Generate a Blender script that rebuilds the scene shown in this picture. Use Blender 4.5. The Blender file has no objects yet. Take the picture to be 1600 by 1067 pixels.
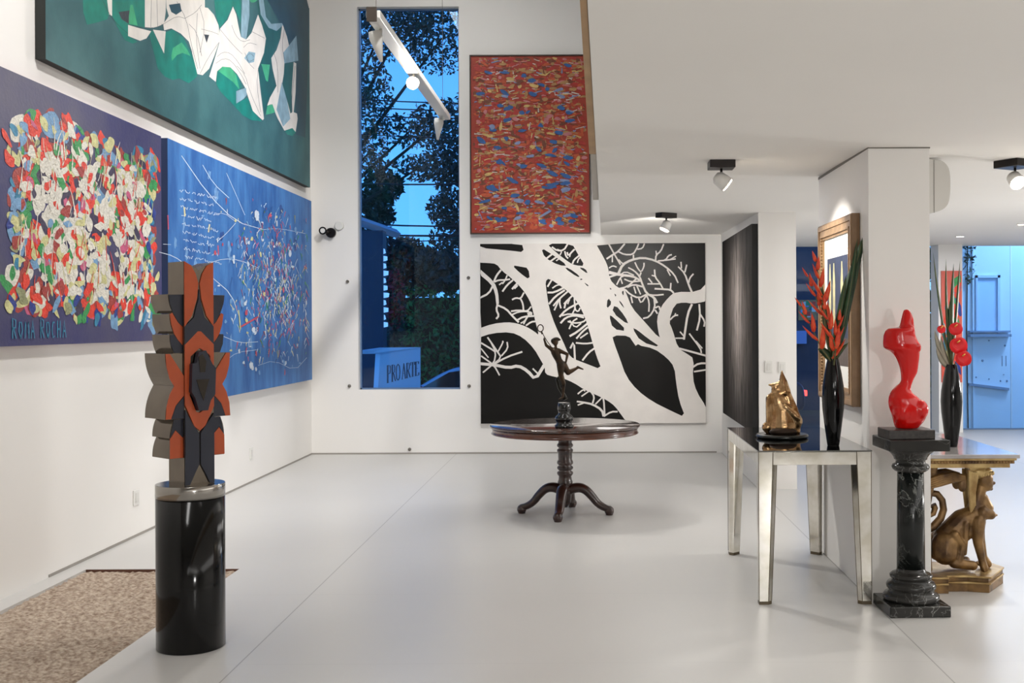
import bpy, bmesh, math, random
from mathutils import Vector, Matrix, Euler
PI = math.pi
R = math.radians
sc = bpy.context.scene
COL = sc.collection

# ---------------------------------------------------------------- camera
F = 1760.0; CX = 923.0; CY = 506.0; ROLL = 0.0044; H = 1.65
cam_d = bpy.data.cameras.new('camera'); cam = bpy.data.objects.new('camera', cam_d); COL.objects.link(cam)
cam_d.sensor_width = 36.0; cam_d.lens = 36.0 * F / 1600
cam_d.shift_x = (800 - CX) / 1600; cam_d.shift_y = -(533.5 - CY) / 1600
cam_d.clip_start = 0.05; cam_d.clip_end = 300
cam.location = (0, 0, H); cam.rotation_euler = (PI / 2, ROLL, 0)
sc.camera = cam
# ---------------------------------------------------------------- exposure
vs = sc.view_settings
vs.view_transform = 'Standard'; vs.look = 'None'; vs.gamma = 1.0; vs.use_curve_mapping = False; vs.exposure = 0.5
# ---------------------------------------------------------------- world: blue dusk sky
w = bpy.data.worlds.new('dusk_sky'); sc.world = w; w.use_nodes = True
nt = w.node_tree; nt.nodes.clear()
o_ = nt.nodes.new('ShaderNodeOutputWorld'); b_ = nt.nodes.new('ShaderNodeBackground')
tc = nt.nodes.new('ShaderNodeTexCoord'); sp = nt.nodes.new('ShaderNodeSeparateXYZ'); rp = nt.nodes.new('ShaderNodeValToRGB')
nt.links.new(tc.outputs['Generated'], sp.inputs[0]); nt.links.new(sp.outputs['Z'], rp.inputs[0])
nt.links.new(rp.outputs[0], b_.inputs[0]); nt.links.new(b_.outputs[0], o_.inputs[0])
rp.color_ramp.elements[0].position = 0.0; rp.color_ramp.elements[0].color = (0.24, 0.56, 1.0, 1)
rp.color_ramp.elements[1].position = 0.6; rp.color_ramp.elements[1].color = (0.05, 0.18, 0.55, 1)
b_.inputs[1].default_value = 1.3

# ---------------------------------------------------------------- light builders, and unseen fill lights added to the gallery
def aim(o, tgt):
    d = Vector(tgt) - o.location
    o.rotation_euler = d.to_track_quat('-Z', 'Y').to_euler()
def spot(name, loc, tgt, power, angle=70, blend=0.6, size=0.06, color=(1, 0.96, 0.9)):
    l = bpy.data.lights.new(name, 'SPOT'); o = bpy.data.objects.new(name, l); COL.objects.link(o)
    o.location = loc; aim(o, tgt); l.energy = power; l.spot_size = R(angle); l.spot_blend = blend
    l.shadow_soft_size = size; l.color = color
    return o
def area(name, loc, tgt, power, sx, sy, color=(1, 0.95, 0.88)):
    l = bpy.data.lights.new(name, 'AREA'); o = bpy.data.objects.new(name, l); COL.objects.link(o)
    o.location = loc; aim(o, tgt); l.energy = power; l.shape = 'RECTANGLE'; l.size = sx; l.size_y = sy; l.color = color
    return o
LP = 1.0
WARM = (1, 0.985, 0.965)
# unseen fill areas added high in the double-height void
area('void_fill_light', (-1.9, 5.0, 6.45), (-1.9, 5.0, 0), 70*LP, 0.5, 5.0, WARM)
area('void_fill_light', (-1.9, 11.0, 6.45), (-1.9, 11.0, 0), 60*LP, 0.5, 4.0, WARM)
# unseen spots added to brighten the left and back walls
spot('wall_fill_spot', (-0.2, 6.0, 6.2), (-3.5, 8.3, 2.2), 380*LP, 75, 0.8, 0.1, WARM)
spot('wall_fill_spot', (-0.2, 10.0, 6.2), (-3.5, 11.8, 1.8), 590*LP, 75, 0.8, 0.1, WARM)
spot('wall_fill_spot', (-1.2, 9.5, 6.2), (-0.9, 14.38, 1.2), 230*LP, 50, 0.9, 0.1, WARM)
# unseen fill areas added to brighten the room under the mezzanine
area('gallery_fill_light', (1.5, -1.5, 2.6), (1.5, -1.5, 0), 60*LP, 5.0, 3.0, WARM)
area('gallery_fill_light', (1.0, 9.4, 2.69), (1.0, 9.4, 0), 8*LP, 0.5, 2.6, WARM)
area('gallery_fill_light', (0.9, 12.6, 2.72), (0.9, 12.6, 0), 9*LP, 0.9, 1.6, WARM)
area('gallery_fill_light', (5.0, 4.0, 2.6), (5.0, 4.0, 0), 75*LP, 3.0, 6.0, WARM)
area('gallery_fill_light', (3.6, 10.5, 2.68), (3.6, 10.5, 0), 20*LP, 1.2, 3.0, WARM)
area('gallery_fill_light', (5.3, 14.5, 2.74), (5.3, 14.5, 0), 60*LP, 1.6, 2.4, (0.92, 0.95, 1.0))
spot('room_fill_spot', (0.9, -0.5, 2.55), (2.0, 6.7, 1.6), 30*LP, 55, 1.0, 0.15, WARM)  # unseen spots added near the camera to brighten column and console
spot('room_fill_spot', (3.2, 0.5, 2.55), (2.6, 7.0, 1.0), 40*LP, 60, 1.0, 0.15, WARM)
# unseen upward spots added to brighten the underside of the mezzanine
spot('ceiling_fill_spot', (2.6, -1.6, 1.5), (2.0, 5.5, 2.7), 200*LP, 150, 1.0, 0.2, WARM)
spot('ceiling_fill_spot', (6.9, 9.0, 1.5), (2.5, 9.5, 2.7), 300*LP, 160, 1.0, 0.2, WARM)
# ---------------------------------------------------------------- helpers
def un(px, py):
    dx, dy = px - CX, py - CY
    return dx - dy * ROLL, dy + dx * ROLL
def W(px, py, Y):
    dx, dy = un(px, py)
    return Vector((dx / F * Y, Y, H - dy / F * Y))
def LW(px, py, X):
    dx, dy = un(px, py)
    Y = X * F / dx
    return Vector((X, Y, H - dy / F * Y))
def fz(v):
    return v
def srgb(r, g, b):
    def c(v):
        v /= 255.0
        return v / 12.92 if v <= 0.04045 else ((v + 0.055) / 1.055) ** 2.4
    return (c(r), c(g), c(b), 1)
MATS = {}
def mat(name, col, rough=0.5, metal=0.0, coat=0.0, noise=0.0, nscale=8.0, bump=0.0, bscale=40.0, emis=None, estr=0.0, spec=0.5, col2=None, detail=4, stretch=(1, 1, 1)):
    if name in MATS: return MATS[name]
    m = bpy.data.materials.new(name); m.use_nodes = True
    t = m.node_tree; p = t.nodes['Principled BSDF']
    c = col if len(col) == 4 else srgb(*col)
    p.inputs['Base Color'].default_value = c
    p.inputs['Roughness'].default_value = rough; p.inputs['Metallic'].default_value = metal
    p.inputs['Coat Weight'].default_value = coat; p.inputs['Coat Roughness'].default_value = 0.08
    p.inputs['Specular IOR Level'].default_value = spec
    tcn = t.nodes.new('ShaderNodeTexCoord'); mp = t.nodes.new('ShaderNodeMapping')
    t.links.new(tcn.outputs['Object'], mp.inputs[0]); mp.inputs['Scale'].default_value = stretch
    nz = t.nodes.new('ShaderNodeTexNoise'); nz.inputs['Scale'].default_value = nscale; nz.inputs['Detail'].default_value = detail
    t.links.new(mp.outputs[0], nz.inputs['Vector'])
    mx = t.nodes.new('ShaderNodeMix'); mx.data_type = 'RGBA'
    if col2 is None:
        k = 1 - noise
        c2 = (c[0] * k, c[1] * k, c[2] * k, 1)
    else:
        c2 = col2 if len(col2) == 4 else srgb(*col2)
    mx.inputs['A'].default_value = c; mx.inputs['B'].default_value = c2
    rr = t.nodes.new('ShaderNodeValToRGB'); rr.color_ramp.elements[0].position = 0.35; rr.color_ramp.elements[1].position = 0.65
    t.links.new(nz.outputs[0], rr.inputs[0]); t.links.new(rr.outputs[0], mx.inputs['Factor'])
    t.links.new(mx.outputs['Result'], p.inputs['Base Color'])
    if bump:
        n2 = t.nodes.new('ShaderNodeTexNoise'); n2.inputs['Scale'].default_value = bscale; n2.inputs['Detail'].default_value = 3
        t.links.new(mp.outputs[0], n2.inputs['Vector'])
        bp = t.nodes.new('ShaderNodeBump'); bp.inputs['Strength'].default_value = bump; bp.inputs['Distance'].default_value = 0.01
        t.links.new(n2.outputs[0], bp.inputs['Height']); t.links.new(bp.outputs[0], p.inputs['Normal'])
    if emis:
        p.inputs['Emission Color'].default_value = emis if len(emis) == 4 else srgb(*emis); p.inputs['Emission Strength'].default_value = estr
    MATS[name] = m
    return m
def glass(name, tint=(.62, .84, 1, 1), refl=0.45):
    if name in MATS: return MATS[name]
    m = bpy.data.materials.new(name); m.use_nodes = True; t = m.node_tree; t.nodes.clear()
    o = t.nodes.new('ShaderNodeOutputMaterial'); a = t.nodes.new('ShaderNodeBsdfTransparent'); g = t.nodes.new('ShaderNodeBsdfGlossy')
    g.inputs['Roughness'].default_value = 0.01; g.inputs['Color'].default_value = (refl, refl, refl, 1)
    a.inputs['Color'].default_value = tint
    fr = t.nodes.new('ShaderNodeFresnel'); fr.inputs['IOR'].default_value = 1.5
    mx = t.nodes.new('ShaderNodeMixShader')
    t.links.new(fr.outputs[0], mx.inputs[0]); t.links.new(a.outputs[0], mx.inputs[1]); t.links.new(g.outputs[0], mx.inputs[2])
    t.links.new(mx.outputs[0], o.inputs[0])
    MATS[name] = m
    return m

class MB:
    """collects shapes, linked as one mesh object"""
    def __init__(s):
        s.v = []; s.f = []; s.mi = []; s.sm = []; s.cur = 0; s.mats = []
    def use(s, m):
        if m not in s.mats: s.mats.append(m)
        s.cur = s.mats.index(m); return s
    def add(s, vs, fs, smooth=False):
        n = len(s.v); s.v += [tuple(v) for v in vs]
        for f in fs:
            s.f.append([n + i for i in f]); s.mi.append(s.cur); s.sm.append(smooth)
        return s
    def box(s, x0, x1, y0, y1, z0, z1):
        vs = [(x, y, z) for z in (z0, z1) for y in (y0, y1) for x in (x0, x1)]
        return s.add(vs, [(0, 2, 3, 1), (4, 5, 7, 6), (0, 1, 5, 4), (2, 6, 7, 3), (0, 4, 6, 2), (1, 3, 7, 5)])
    def rings(s, rs, cap0=True, cap1=True, smooth=True):
        n = len(rs[0]); vs = [p for r in rs for p in r]; fs = []
        for i in range(len(rs) - 1):
            for j in range(n):
                k = (j + 1) % n
                fs.append((i * n + j, i * n + k, (i + 1) * n + k, (i + 1) * n + j))
        s.add(vs, fs, smooth)
        if cap0: s.add(rs[0], [tuple(reversed(range(n)))])
        if cap1: s.add(rs[-1], [tuple(range(n))])
        return s
    def lathe(s, prof, c=(0, 0, 0), n=40, smooth=True, cap=True):
        rs = []
        for r, z in prof:
            rs.append([(c[0] + r * math.cos(2 * PI * k / n), c[1] + r * math.sin(2 * PI * k / n), c[2] + z) for k in range(n)])
        return s.rings(rs, cap, cap, smooth)
    def tube(s, pts, rad, n=12, smooth=True, flat=1.0):
        pts = [Vector(p) for p in pts]
        if not hasattr(rad, '__len__'): rad = [rad] * len(pts)
        rs = []; prev = None
        for i, p in enumerate(pts):
            t = (pts[min(i + 1, len(pts) - 1)] - pts[max(i - 1, 0)]).normalized()
            if prev is None:
                up = Vector((0, 0, 1)) if abs(t.z) < 0.9 else Vector((0, 1, 0))
                a = t.cross(up).normalized()
            else:
                a = (prev - t * prev.dot(t)).normalized()
            prev = a; b = t.cross(a)
            rs.append([tuple(p + a * (rad[i] * math.cos(2 * PI * k / n)) + b * (rad[i] * flat * math.sin(2 * PI * k / n))) for k in range(n)])
        return s.rings(rs, True, True, smooth)
    def prism(s, poly, axis, a, b):
        """poly: 2D points; extruded along axis from a to b"""
        def P(u, v, t):
            return {'x': (t, u, v), 'y': (u, t, v), 'z': (u, v, t)}[axis]
        n = len(poly); vs = [P(u, v, a) for u, v in poly] + [P(u, v, b) for u, v in poly]
        fs = [tuple(range(n)), tuple(reversed(range(n, 2 * n)))]
        for i in range(n):
            j = (i + 1) % n; fs.append((i, i + n, j + n, j))
        return s.add(vs, fs)
    def ball(s, c, r, n=16, m=10, rot=None):
        if not hasattr(r, '__len__'): r = (r, r, r)
        rs = []
        for i in range(1, m):
            th = PI * i / m
            rs.append([Vector((r[0] * math.sin(th) * math.cos(2 * PI * k / n), r[1] * math.sin(th) * math.sin(2 * PI * k / n), -r[2] * math.cos(th))) for k in range(n)])
        M = Euler(rot).to_matrix() if rot else Matrix.Identity(3)
        c = Vector(c)
        rs = [[tuple(c + M @ p) for p in q] for q in rs]
        bot = tuple(c + M @ Vector((0, 0, -r[2]))); top = tuple(c + M @ Vector((0, 0, r[2])))
        vs = [bot] + [p for q in rs for p in q] + [top]; fs = []
        for k in range(n):
            fs.append((0, 1 + (k + 1) % n, 1 + k))
            for i in range(m - 2):
                a0 = 1 + i * n; fs.append((a0 + k, a0 + (k + 1) % n, a0 + n + (k + 1) % n, a0 + n + k))
            a0 = 1 + (m - 2) * n; fs.append((a0 + k, a0 + (k + 1) % n, len(vs) - 1))
        return s.add(vs, fs, True)
    def build(s, name, m=None, parent=None, bevel=0.0, seg=2, loc=None, rz=0.0, remesh=0.0, smooth=0, recalc=True):
        me = bpy.data.meshes.new(name); me.from_pydata(s.v, [], s.f)
        mats = s.mats if s.mats else [m]
        for q in mats: me.materials.append(q)
        for i, p in enumerate(me.polygons):
            p.material_index = s.mi[i]; p.use_smooth = s.sm[i]
        if recalc:
            bm = bmesh.new(); bm.from_mesh(me); bmesh.ops.remove_doubles(bm, verts=bm.verts, dist=1e-6)
            bmesh.ops.recalc_face_normals(bm, faces=bm.faces); bm.to_mesh(me); bm.free()
        me.update()
        o = bpy.data.objects.new(name, me); COL.objects.link(o)
        if parent: o.parent = parent
        if loc: o.location = loc
        o.rotation_euler.z = rz
        if bevel:
            b = o.modifiers.new('bevel', 'BEVEL'); b.width = bevel; b.segments = seg; b.limit_method = 'ANGLE'; b.angle_limit = R(40)
        if remesh:
            q = o.modifiers.new('remesh', 'REMESH'); q.mode = 'VOXEL'; q.voxel_size = remesh; q.use_smooth_shade = True
            if smooth:
                q = o.modifiers.new('smooth', 'SMOOTH'); q.factor = 0.5; q.iterations = smooth
        return o
def tag(o, label, cat, group=None, kind=None):
    if label: o['label'] = label
    if cat: o['category'] = cat
    if group: o['group'] = group
    if kind: o['kind'] = kind
    return o
def empty(name, loc, label, cat, group=None, rz=0.0, kind=None):
    o = bpy.data.objects.new(name, None); COL.objects.link(o); o.location = loc; o.rotation_euler.z = rz
    return tag(o, label, cat, group, kind)
def struct(o, label=None, cat=None):
    o['kind'] = 'structure'
    if label: o['label'] = label
    if cat: o['category'] = cat
    return o
def copy_tree(o, parent=None):
    c = o.copy(); COL.objects.link(c)
    if parent: c.parent = parent
    for ch in [x for x in bpy.data.objects if x.parent == o]:
        copy_tree(ch, c)
    return c
def smoothpoly(pts, it=2, closed=True):
    for _ in range(it):
        q = []; n = len(pts)
        for i in range(n if closed else n - 1):
            a = pts[i]; b = pts[(i + 1) % n]
            q.append((a[0] * .75 + b[0] * .25, a[1] * .75 + b[1] * .25)); q.append((a[0] * .25 + b[0] * .75, a[1] * .25 + b[1] * .75))
        if not closed: q = [pts[0]] + q + [pts[-1]]
        pts = q
    return pts
def ribbon2(pts, wid):
    """2D stroke as closed polygon quads list"""
    n = len(pts)
    if not hasattr(wid, '__len__'): wid = [wid] * n
    if len(wid) == 2 and n > 2: wid = [wid[0] + (wid[1] - wid[0]) * i / (n - 1) for i in range(n)]
    L = []; Rr = []
    for i, (x, y) in enumerate(pts):
        a = pts[max(i - 1, 0)]; b = pts[min(i + 1, n - 1)]
        dx, dy = b[0] - a[0], b[1] - a[1]; l = math.hypot(dx, dy) or 1
        nx, ny = -dy / l * wid[i] / 2, dx / l * wid[i] / 2
        L.append((x + nx, y + ny)); Rr.append((x - nx, y - ny))
    return L, Rr
class Canvas:
    """stretched canvas with paint laid on it in thin layers; P(u,v,h) gives the 3D point for paint height h"""
    def __init__(s, P): s.P = P; s.m = MB(); s.k = 0
    def poly(s, pts, mt, layer=None):
        s.m.use(mt); s.k += 1
        h = 0.0005 + (layer if layer is not None else s.k) * 0.000004
        s.m.add([s.P(x, y, h) for x, y in pts], [tuple(range(len(pts)))])
    def stroke(s, pts, wid, mt, it=1):
        if it: 
            if hasattr(wid, '__len__') and len(wid) > 2: it = 0
            else: pts = smoothpoly(pts, it, False)
        L, Q = ribbon2(pts, wid); s.m.use(mt); s.k += 1; h = 0.0005 + s.k * 0.000004
        n = len(L)
        s.m.add([s.P(x, y, h) for x, y in L + Q], [(i, i + 1, n + i + 1, n + i) for i in range(n - 1)])

# ---------------------------------------------------------------- common materials
WALL = mat('white_wall_paint', (234, 231, 227), 0.6, noise=0.02, nscale=1.2)
CEIL = mat('white_ceiling_paint', (238, 235, 230), 0.7, noise=0.02, nscale=1.0)
STEEL = mat('brushed_steel', (150, 146, 140), 0.22, 1.0)
DARKSTEEL = mat('dark_metal', (40, 36, 34), 0.35, 0.7)
BLACK = mat('black_gloss', (8, 8, 8), 0.12, coat=0.5)
WHITEPL = mat('white_plastic', (225, 223, 218), 0.35)
# ---------------------------------------------------------------- room shell
XL = -3.57; YB = 14.38; YG = 17.3; XR = 7.6; YN = -4.5; ZT = 6.6
def ceil_z(y): return 2.69 + 0.0115 * (y - 6)
# floor with a recessed gravel bed and thin panel joints
def floor_mat():
    m = mat('white_floor', (196, 194, 191), 0.32, noise=0.03, nscale=0.7)
    t = m.node_tree; p = t.nodes['Principled BSDF']
    geo = t.nodes.new('ShaderNodeNewGeometry'); sx = t.nodes.new('ShaderNodeSeparateXYZ'); t.links.new(geo.outputs['Position'], sx.inputs[0])
    def lines(out, off, per, wd):
        a = t.nodes.new('ShaderNodeMath'); a.operation = 'SUBTRACT'; t.links.new(sx.outputs[out], a.inputs[0]); a.inputs[1].default_value = off - per * 20
        b = t.nodes.new('ShaderNodeMath'); b.operation = 'MODULO'; t.links.new(a.outputs[0], b.inputs[0]); b.inputs[1].default_value = per
        c = t.nodes.new('ShaderNodeMath'); c.operation = 'LESS_THAN'; t.links.new(b.outputs[0], c.inputs[0]); c.inputs[1].default_value = wd
        return c
    lx = lines('X', 1.655, 3.38, 0.007); ly = lines('Y', 5.48, 1.42, 0.004)
    ly2 = t.nodes.new('ShaderNodeMath'); ly2.operation = 'MULTIPLY'; ly2.inputs[1].default_value = 0.12; t.links.new(ly.outputs[0], ly2.inputs[0])
    lx2 = t.nodes.new('ShaderNodeMath'); lx2.operation = 'MULTIPLY'; lx2.inputs[1].default_value = 0.5; t.links.new(lx.outputs[0], lx2.inputs[0])
    mxm = t.nodes.new('ShaderNodeMath'); mxm.operation = 'MAXIMUM'; t.links.new(lx2.outputs[0], mxm.inputs[0]); t.links.new(ly2.outputs[0], mxm.inputs[1])
    src = p.inputs['Base Color'].links[0].from_socket
    mm = t.nodes.new('ShaderNodeMix'); mm.data_type = 'RGBA'; t.links.new(src, mm.inputs['A']); mm.inputs['B'].default_value = srgb(70, 66, 62)
    t.links.new(mxm.outputs[0], mm.inputs['Factor']); t.links.new(mm.outputs['Result'], p.inputs['Base Color'])
    return m
FLOOR = floor_mat()
px0, px1, py1 = -3.43, -2.39, 7.64
f = MB()
f.box(XL, px0, YN, YG, -0.12, 0); f.box(px1, XR, YN, YG, -0.12, 0); f.box(px0, px1, py1, YG, -0.12, 0)
struct(f.build('floor', FLOOR), 'white panelled gallery floor', 'floor')
# gravel bed
GRAV = mat('beige_gravel', (192, 176, 158), .95, nscale=42, col2=(140, 120, 104), bump=0.9, bscale=50, detail=10)
rng = random.Random(5)
g = MB(); nx, ny = 52, 170; Y0 = 4.2
vs = []
for j in range(ny + 1):
    for i in range(nx + 1):
        x = px0 + (px1 - px0) * i / nx; y = Y0 + (py1 - Y0) * j / ny
        vs.append((x, y, -0.018 + rng.uniform(-0.008, 0.008)))
fs = [(j * (nx + 1) + i, j * (nx + 1) + i + 1, (j + 1) * (nx + 1) + i + 1, (j + 1) * (nx + 1) + i) for j in range(ny) for i in range(nx)]
g.add(vs, fs)
go = g.build('gravel_bed', GRAV, recalc=False)
tag(go, 'rectangular bed of coarse beige gravel sunk into the white floor by the left wall', 'gravel', kind='stuff')
for x, y, z0 in ((px0, py1, 0),):
    t_ = MB().use(mat('pit_edge_shade', (96, 62, 48), 0.6)).box(px0, px1, py1 - 0.004, py1, -0.06, -0.001)  # dark brown paints the shade on the far wall of the pit
    e = t_.build('trim_1'); struct(e, 'thin brown strip for the shaded far side of the gravel bed', 'trim')
# near part of the pit closed
f = MB().box(px0, px1, YN, 4.2, -0.12, 0); struct(f.build('floor_near', FLOOR))
struct(MB().box(px0 - .02, px1 + .02, 4.1, py1 + .02, -0.16, -0.08).build('floor_pit', GRAV), 'bottom of the sunken gravel bed', 'floor')
# left wall, near wall, right wall
struct(MB().box(XL - 0.2, XL, YN - .2, YB + 0.25, -0.12, ZT).build('wall_left', WALL), 'tall white wall on the left carrying three large paintings', 'wall')
struct(MB().box(XL - .2, XR + .2, YN - 0.2, YN, -0.12, ZT).build('wall_near', WALL))
struct(MB().box(XR, XR + 0.2, YN, YG + .2, -0.12, ZT).build('wall_right', WALL))
# back wall with the tall window opening
wx0, wx1, wz0, wz1 = -2.966, -1.668, 0.82, 5.71
bw = MB(); T = 0.22
bw.box(XL, wx0, YB, YB + T, -0.12, ZT); bw.box(wx1, 1.67, YB, YB + T, -0.12, ZT); bw.box(wx0, wx1, YB, YB + T, -0.12, wz0); bw.box(wx0, wx1, YB, YB + T, wz1, ZT)
struct(bw.build('wall_back', WALL), 'white back wall around the tall narrow window', 'wall')
# thin shadow-gap baseboards
GAP = mat('grey_shadow_gap', (150, 145, 138), 0.7)
struct(MB().box(XL, XL + 0.006, 7.4, YB, 0, 0.018).build('baseboard_left', GAP))
struct(MB().box(XL, 1.6, YB - 0.006, YB, 0, 0.018).build('baseboard_back', GAP))
# roof over everything
struct(MB().box(XL - .2, XR + .2, YN - .2, YG + .2, ZT, ZT + 0.2).build('ceiling_upper', CEIL))
# mezzanine slab: edge runs from X=0.13 at the back to X=-.02 near the camera, underside slightly rising
s_ = MB()
def slabx(y): return 0.135 if y > 14 else 0.135 - (14.38 - y) * 0.0130
ys = [YN, 0, 4, 8, 11, YB]
vs = []
for y in ys:
    xe = slabx(y)
    for x, z in ((xe, ceil_z(y)), (XR, ceil_z(y)), (XR, 3.35), (xe, 3.35)): vs.append((x, y, z))
fs = []
for i in range(len(ys) - 1):
    for k in range(4):
        a = 4 * i + k; b = 4 * i + (k + 1) % 4; fs.append((a, b, b + 4, a + 4))
fs += [(3, 2, 1, 0), tuple(4 * (len(ys) - 1) + k for k in range(4))]
s_.add(vs, fs)
struct(s_.build('ceiling', CEIL), 'white underside of the mezzanine floor', 'ceiling')
# rear annex ceiling beyond the back wall line
s2 = MB(); z0 = ceil_z(YB); z1 = ceil_z(YG)
s2.add([(1.67, YB, z0), (XR, YB, z0), (XR, YG, z1), (1.67, YG, z1), (1.67, YB, 3.4), (XR, YB, 3.4), (XR, YG, 3.4), (1.67, YG, 3.4)],
       [(3, 2, 1, 0), (4, 5, 6, 7), (0, 1, 5, 4), (1, 2, 6, 5), (2, 3, 7, 6), (3, 0, 4, 7)])
struct(s2.build('ceiling_rear', CEIL))
struct(MB().box(1.67, XR, YG - .02, YG + .2, 3.3, ZT).build('wall_upper_rear', WALL))
# pier at the back right, carries the dark painting
struct(MB().box(1.67, 2.045, 11.2, YG + .1, 0, ceil_z(11.2) + .05).build('wall_pier', WALL), 'white wall pier at the back right behind the mirrored table', 'wall')
# free column in the foreground
cl = MB().box(1.665, 2.03, 6.74, 8.2, 0, 2.76)
struct(cl.build('wall_column', WALL), 'white square column behind the black marble pedestal', 'column')
LG = mat('thin_grey_line', (120, 115, 108), 0.7)
struct(MB().box(1.661, 2.034, 6.736, 8.204, ceil_z(6.74) - 0.007, ceil_z(6.74) + .01).build('trim_2', LG))
# white pier near the glass front on the right
struct(MB().box(5.22, 5.58, 16.9, 17.28, 0, 2.85).build('wall_glass_pier', WALL), 'slim white pier in front of the glass at the far right', 'wall')

# tall window
G1 = glass('window_glass')
wn = bpy.data.objects.new('window_1', None); COL.objects.link(wn); struct(wn, 'tall narrow frameless window in the back wall', 'window')
MB().box(wx0, wx1, YB + 0.12, YB + 0.13, wz0, wz1).build('pane', G1, wn)
fr = MB()
for a, b, c, d in ((wx0, wx0 + .02, wz0, wz1), (wx1 - .02, wx1, wz0, wz1), (wx0, wx1, wz0, wz0 + .02), (wx0, wx1, wz1 - .02, wz1)):
    fr.box(a, b, YB + 0.1, YB + 0.15, c, d)
fr.build('window_frame', mat('blue_grey_frame', (105, 130, 165), 0.4, 0.3), wn)
# glass front on the right
G1 = glass('front_glass', (.85, .94, 1, 1), .5)
wn2 = bpy.data.objects.new('window_2', None); COL.objects.link(wn2); struct(wn2, 'full-height glass front at the far right', 'window')
for i, (a, b) in enumerate(((2.05, 3.62), (3.64, 5.2), (5.6, 6.45), (6.47, XR))):
    MB().box(a, b, YG, YG + 0.012, 0, ceil_z(YG)).build('pane', G1, wn2)
mu = MB(); mu.box(2.05, XR, YG - .01, YG + .03, 0, .02)
mu.build('window_frame', mat('blue_grey_frame', (105, 130, 165)), wn2)
# ---------------------------------------------------------------- paint
def paint(n, rgb, bump=0.25, noise=0.25, ns=18, rough=0.5):
    return mat('paint_' + n, rgb, rough, noise=noise, nscale=ns, bump=bump, bscale=60)
def canvas_box(m, x0, x1, y0, y1, z0, z1, mt): m.use(mt); m.box(x0, x1, y0, y1, z0, z1)
def blob(rng, cx, cy, rx, ry, n=9, ang=0.0, jag=0.35):
    pts = []
    for k in range(n):
        a = 2 * PI * k / n + rng.uniform(-.2, .2); q = 1 + rng.uniform(-jag, jag)
        x = rx * q * math.cos(a); y = ry * q * math.sin(a)
        pts.append((cx + x * math.cos(ang) - y * math.sin(ang), cy + x * math.sin(ang) + y * math.cos(ang)))
    return smoothpoly(pts, 1)

# ---- green painting, upper left wall
X0 = XL + 0.07
gy0, gy1, gz0, gz1 = 7.25, 14.08, 3.37, 5.61
c = Canvas(lambda px, py, h: LW(px, py, X0) + Vector((h, 0, 0)))
TEAL = mat('paint_teal', (58, 104, 106), 0.6, nscale=2.5, col2=(40, 84, 88), bump=0.15, bscale=30, detail=8)
c.m.use(mat('canvas_dark_edge', (38, 42, 40), 0.7)); c.m.box(XL + .002, X0 - .001, gy0, gy1, gz0, gz1)
c.m.use(TEAL); c.m.add([(X0, gy0, gz0), (X0, gy1, gz0), (X0, gy1, gz1), (X0, gy0, gz1)], [(0, 1, 2, 3)])
GW = paint('off_white', (222, 216, 208), 0.1, 0.12, 6); GD = paint('deep_green', (8, 88, 78), .1, .3, 5); GG = paint('sea_green', (0, 125, 108), .1, .3, 6)
GLt = paint('light_green', (62, 168, 118), .1, .3, 8); GDT = paint('dark_teal', (12, 66, 80), .1, .3, 3); GI = paint('dark_ink', (52, 58, 60)); GB = paint('pale_blue', (140, 172, 186), .1, .3, 8)
def z3(p): return [(300 + .2062 * x, .2062 * y) for x, y in p]
def z2(p): return [(120 + .125 * x, .125 * y) for x, y in p]
def up(p, t=-95): return [(x, y if y > 1 else t) for x, y in p]
c.poly(up([(393, 0), (468, 0), (483, 14), (481, 100), (477, 215), (462, 210), (462, 100), (440, 40)], -45), GDT)
c.poly(up(z2([(60, 0), (300, 0), (420, 150), (380, 240), (250, 280), (130, 310), (80, 150)])), GG)
c.poly(up(z2([(440, 0), (850, 0), (850, 350), (640, 310), (640, 450), (760, 520), (700, 545), (600, 500), (520, 360), (440, 200)])), GG)
c.poly(z2([(520, 150), (660, 130), (650, 300), (560, 240)]), GI)
c.poly(z2([(670, 60), (700, 60), (760, 320), (650, 300), (650, 200)]), GLt)
c.poly(z2([(900, 400), (950, 380), (1090, 680), (1110, 400), (1200, 370), (1330, 470), (1430, 660), (1510, 870), (1500, 960), (1400, 1040), (1280, 980), (1200, 1000), (1100, 960), (1010, 850), (960, 650)]), GG)
c.poly(z2([(1180, 700), (1200, 600), (1310, 530), (1380, 620), (1420, 700), (1320, 660), (1250, 690), (1190, 760)]), GLt)
c.poly(up(z3([(120, 0), (380, 0), (370, 180), (340, 100), (310, 40), (260, 150), (210, 210), (180, 110)])), GG)
c.poly(up(z3([(430, 0), (490, 0), (520, 110), (580, 210), (640, 235), (675, 200), (665, 290), (600, 430), (640, 650), (580, 780), (550, 870), (520, 620), (500, 520), (545, 400), (560, 290), (500, 100)])), GD)
c.poly(z3([(190, 540), (240, 505), (300, 520), (350, 580), (380, 660), (335, 690), (335, 785), (420, 740), (470, 850), (530, 920), (450, 910), (380, 870), (300, 780), (220, 700), (185, 640)]), GG)
c.poly(z3([(225, 505), (290, 508), (335, 570), (360, 680), (310, 620), (200, 540)]), GLt)
c.poly(z3([(700, 485), (770, 470), (755, 700), (745, 860), (690, 650)]), GD)
c.poly(z3([(700, 985), (760, 965), (790, 1000), (760, 1030), (720, 1020)]), GG)
c.poly(z3([(525, 485), (590, 490), (575, 620), (560, 610)]), GLt)
c.poly(up(z2([(320, 0), (440, 0), (440, 200), (400, 180)]), -60), GW)
c.poly(up(z2([(850, 0), (1120, 0), (1110, 150), (1090, 300), (960, 350), (850, 340)]), -80), GW)
c.poly(z2([(640, 310), (770, 350), (850, 370), (930, 390), (870, 480), (790, 510), (640, 450)]), GW)
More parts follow.
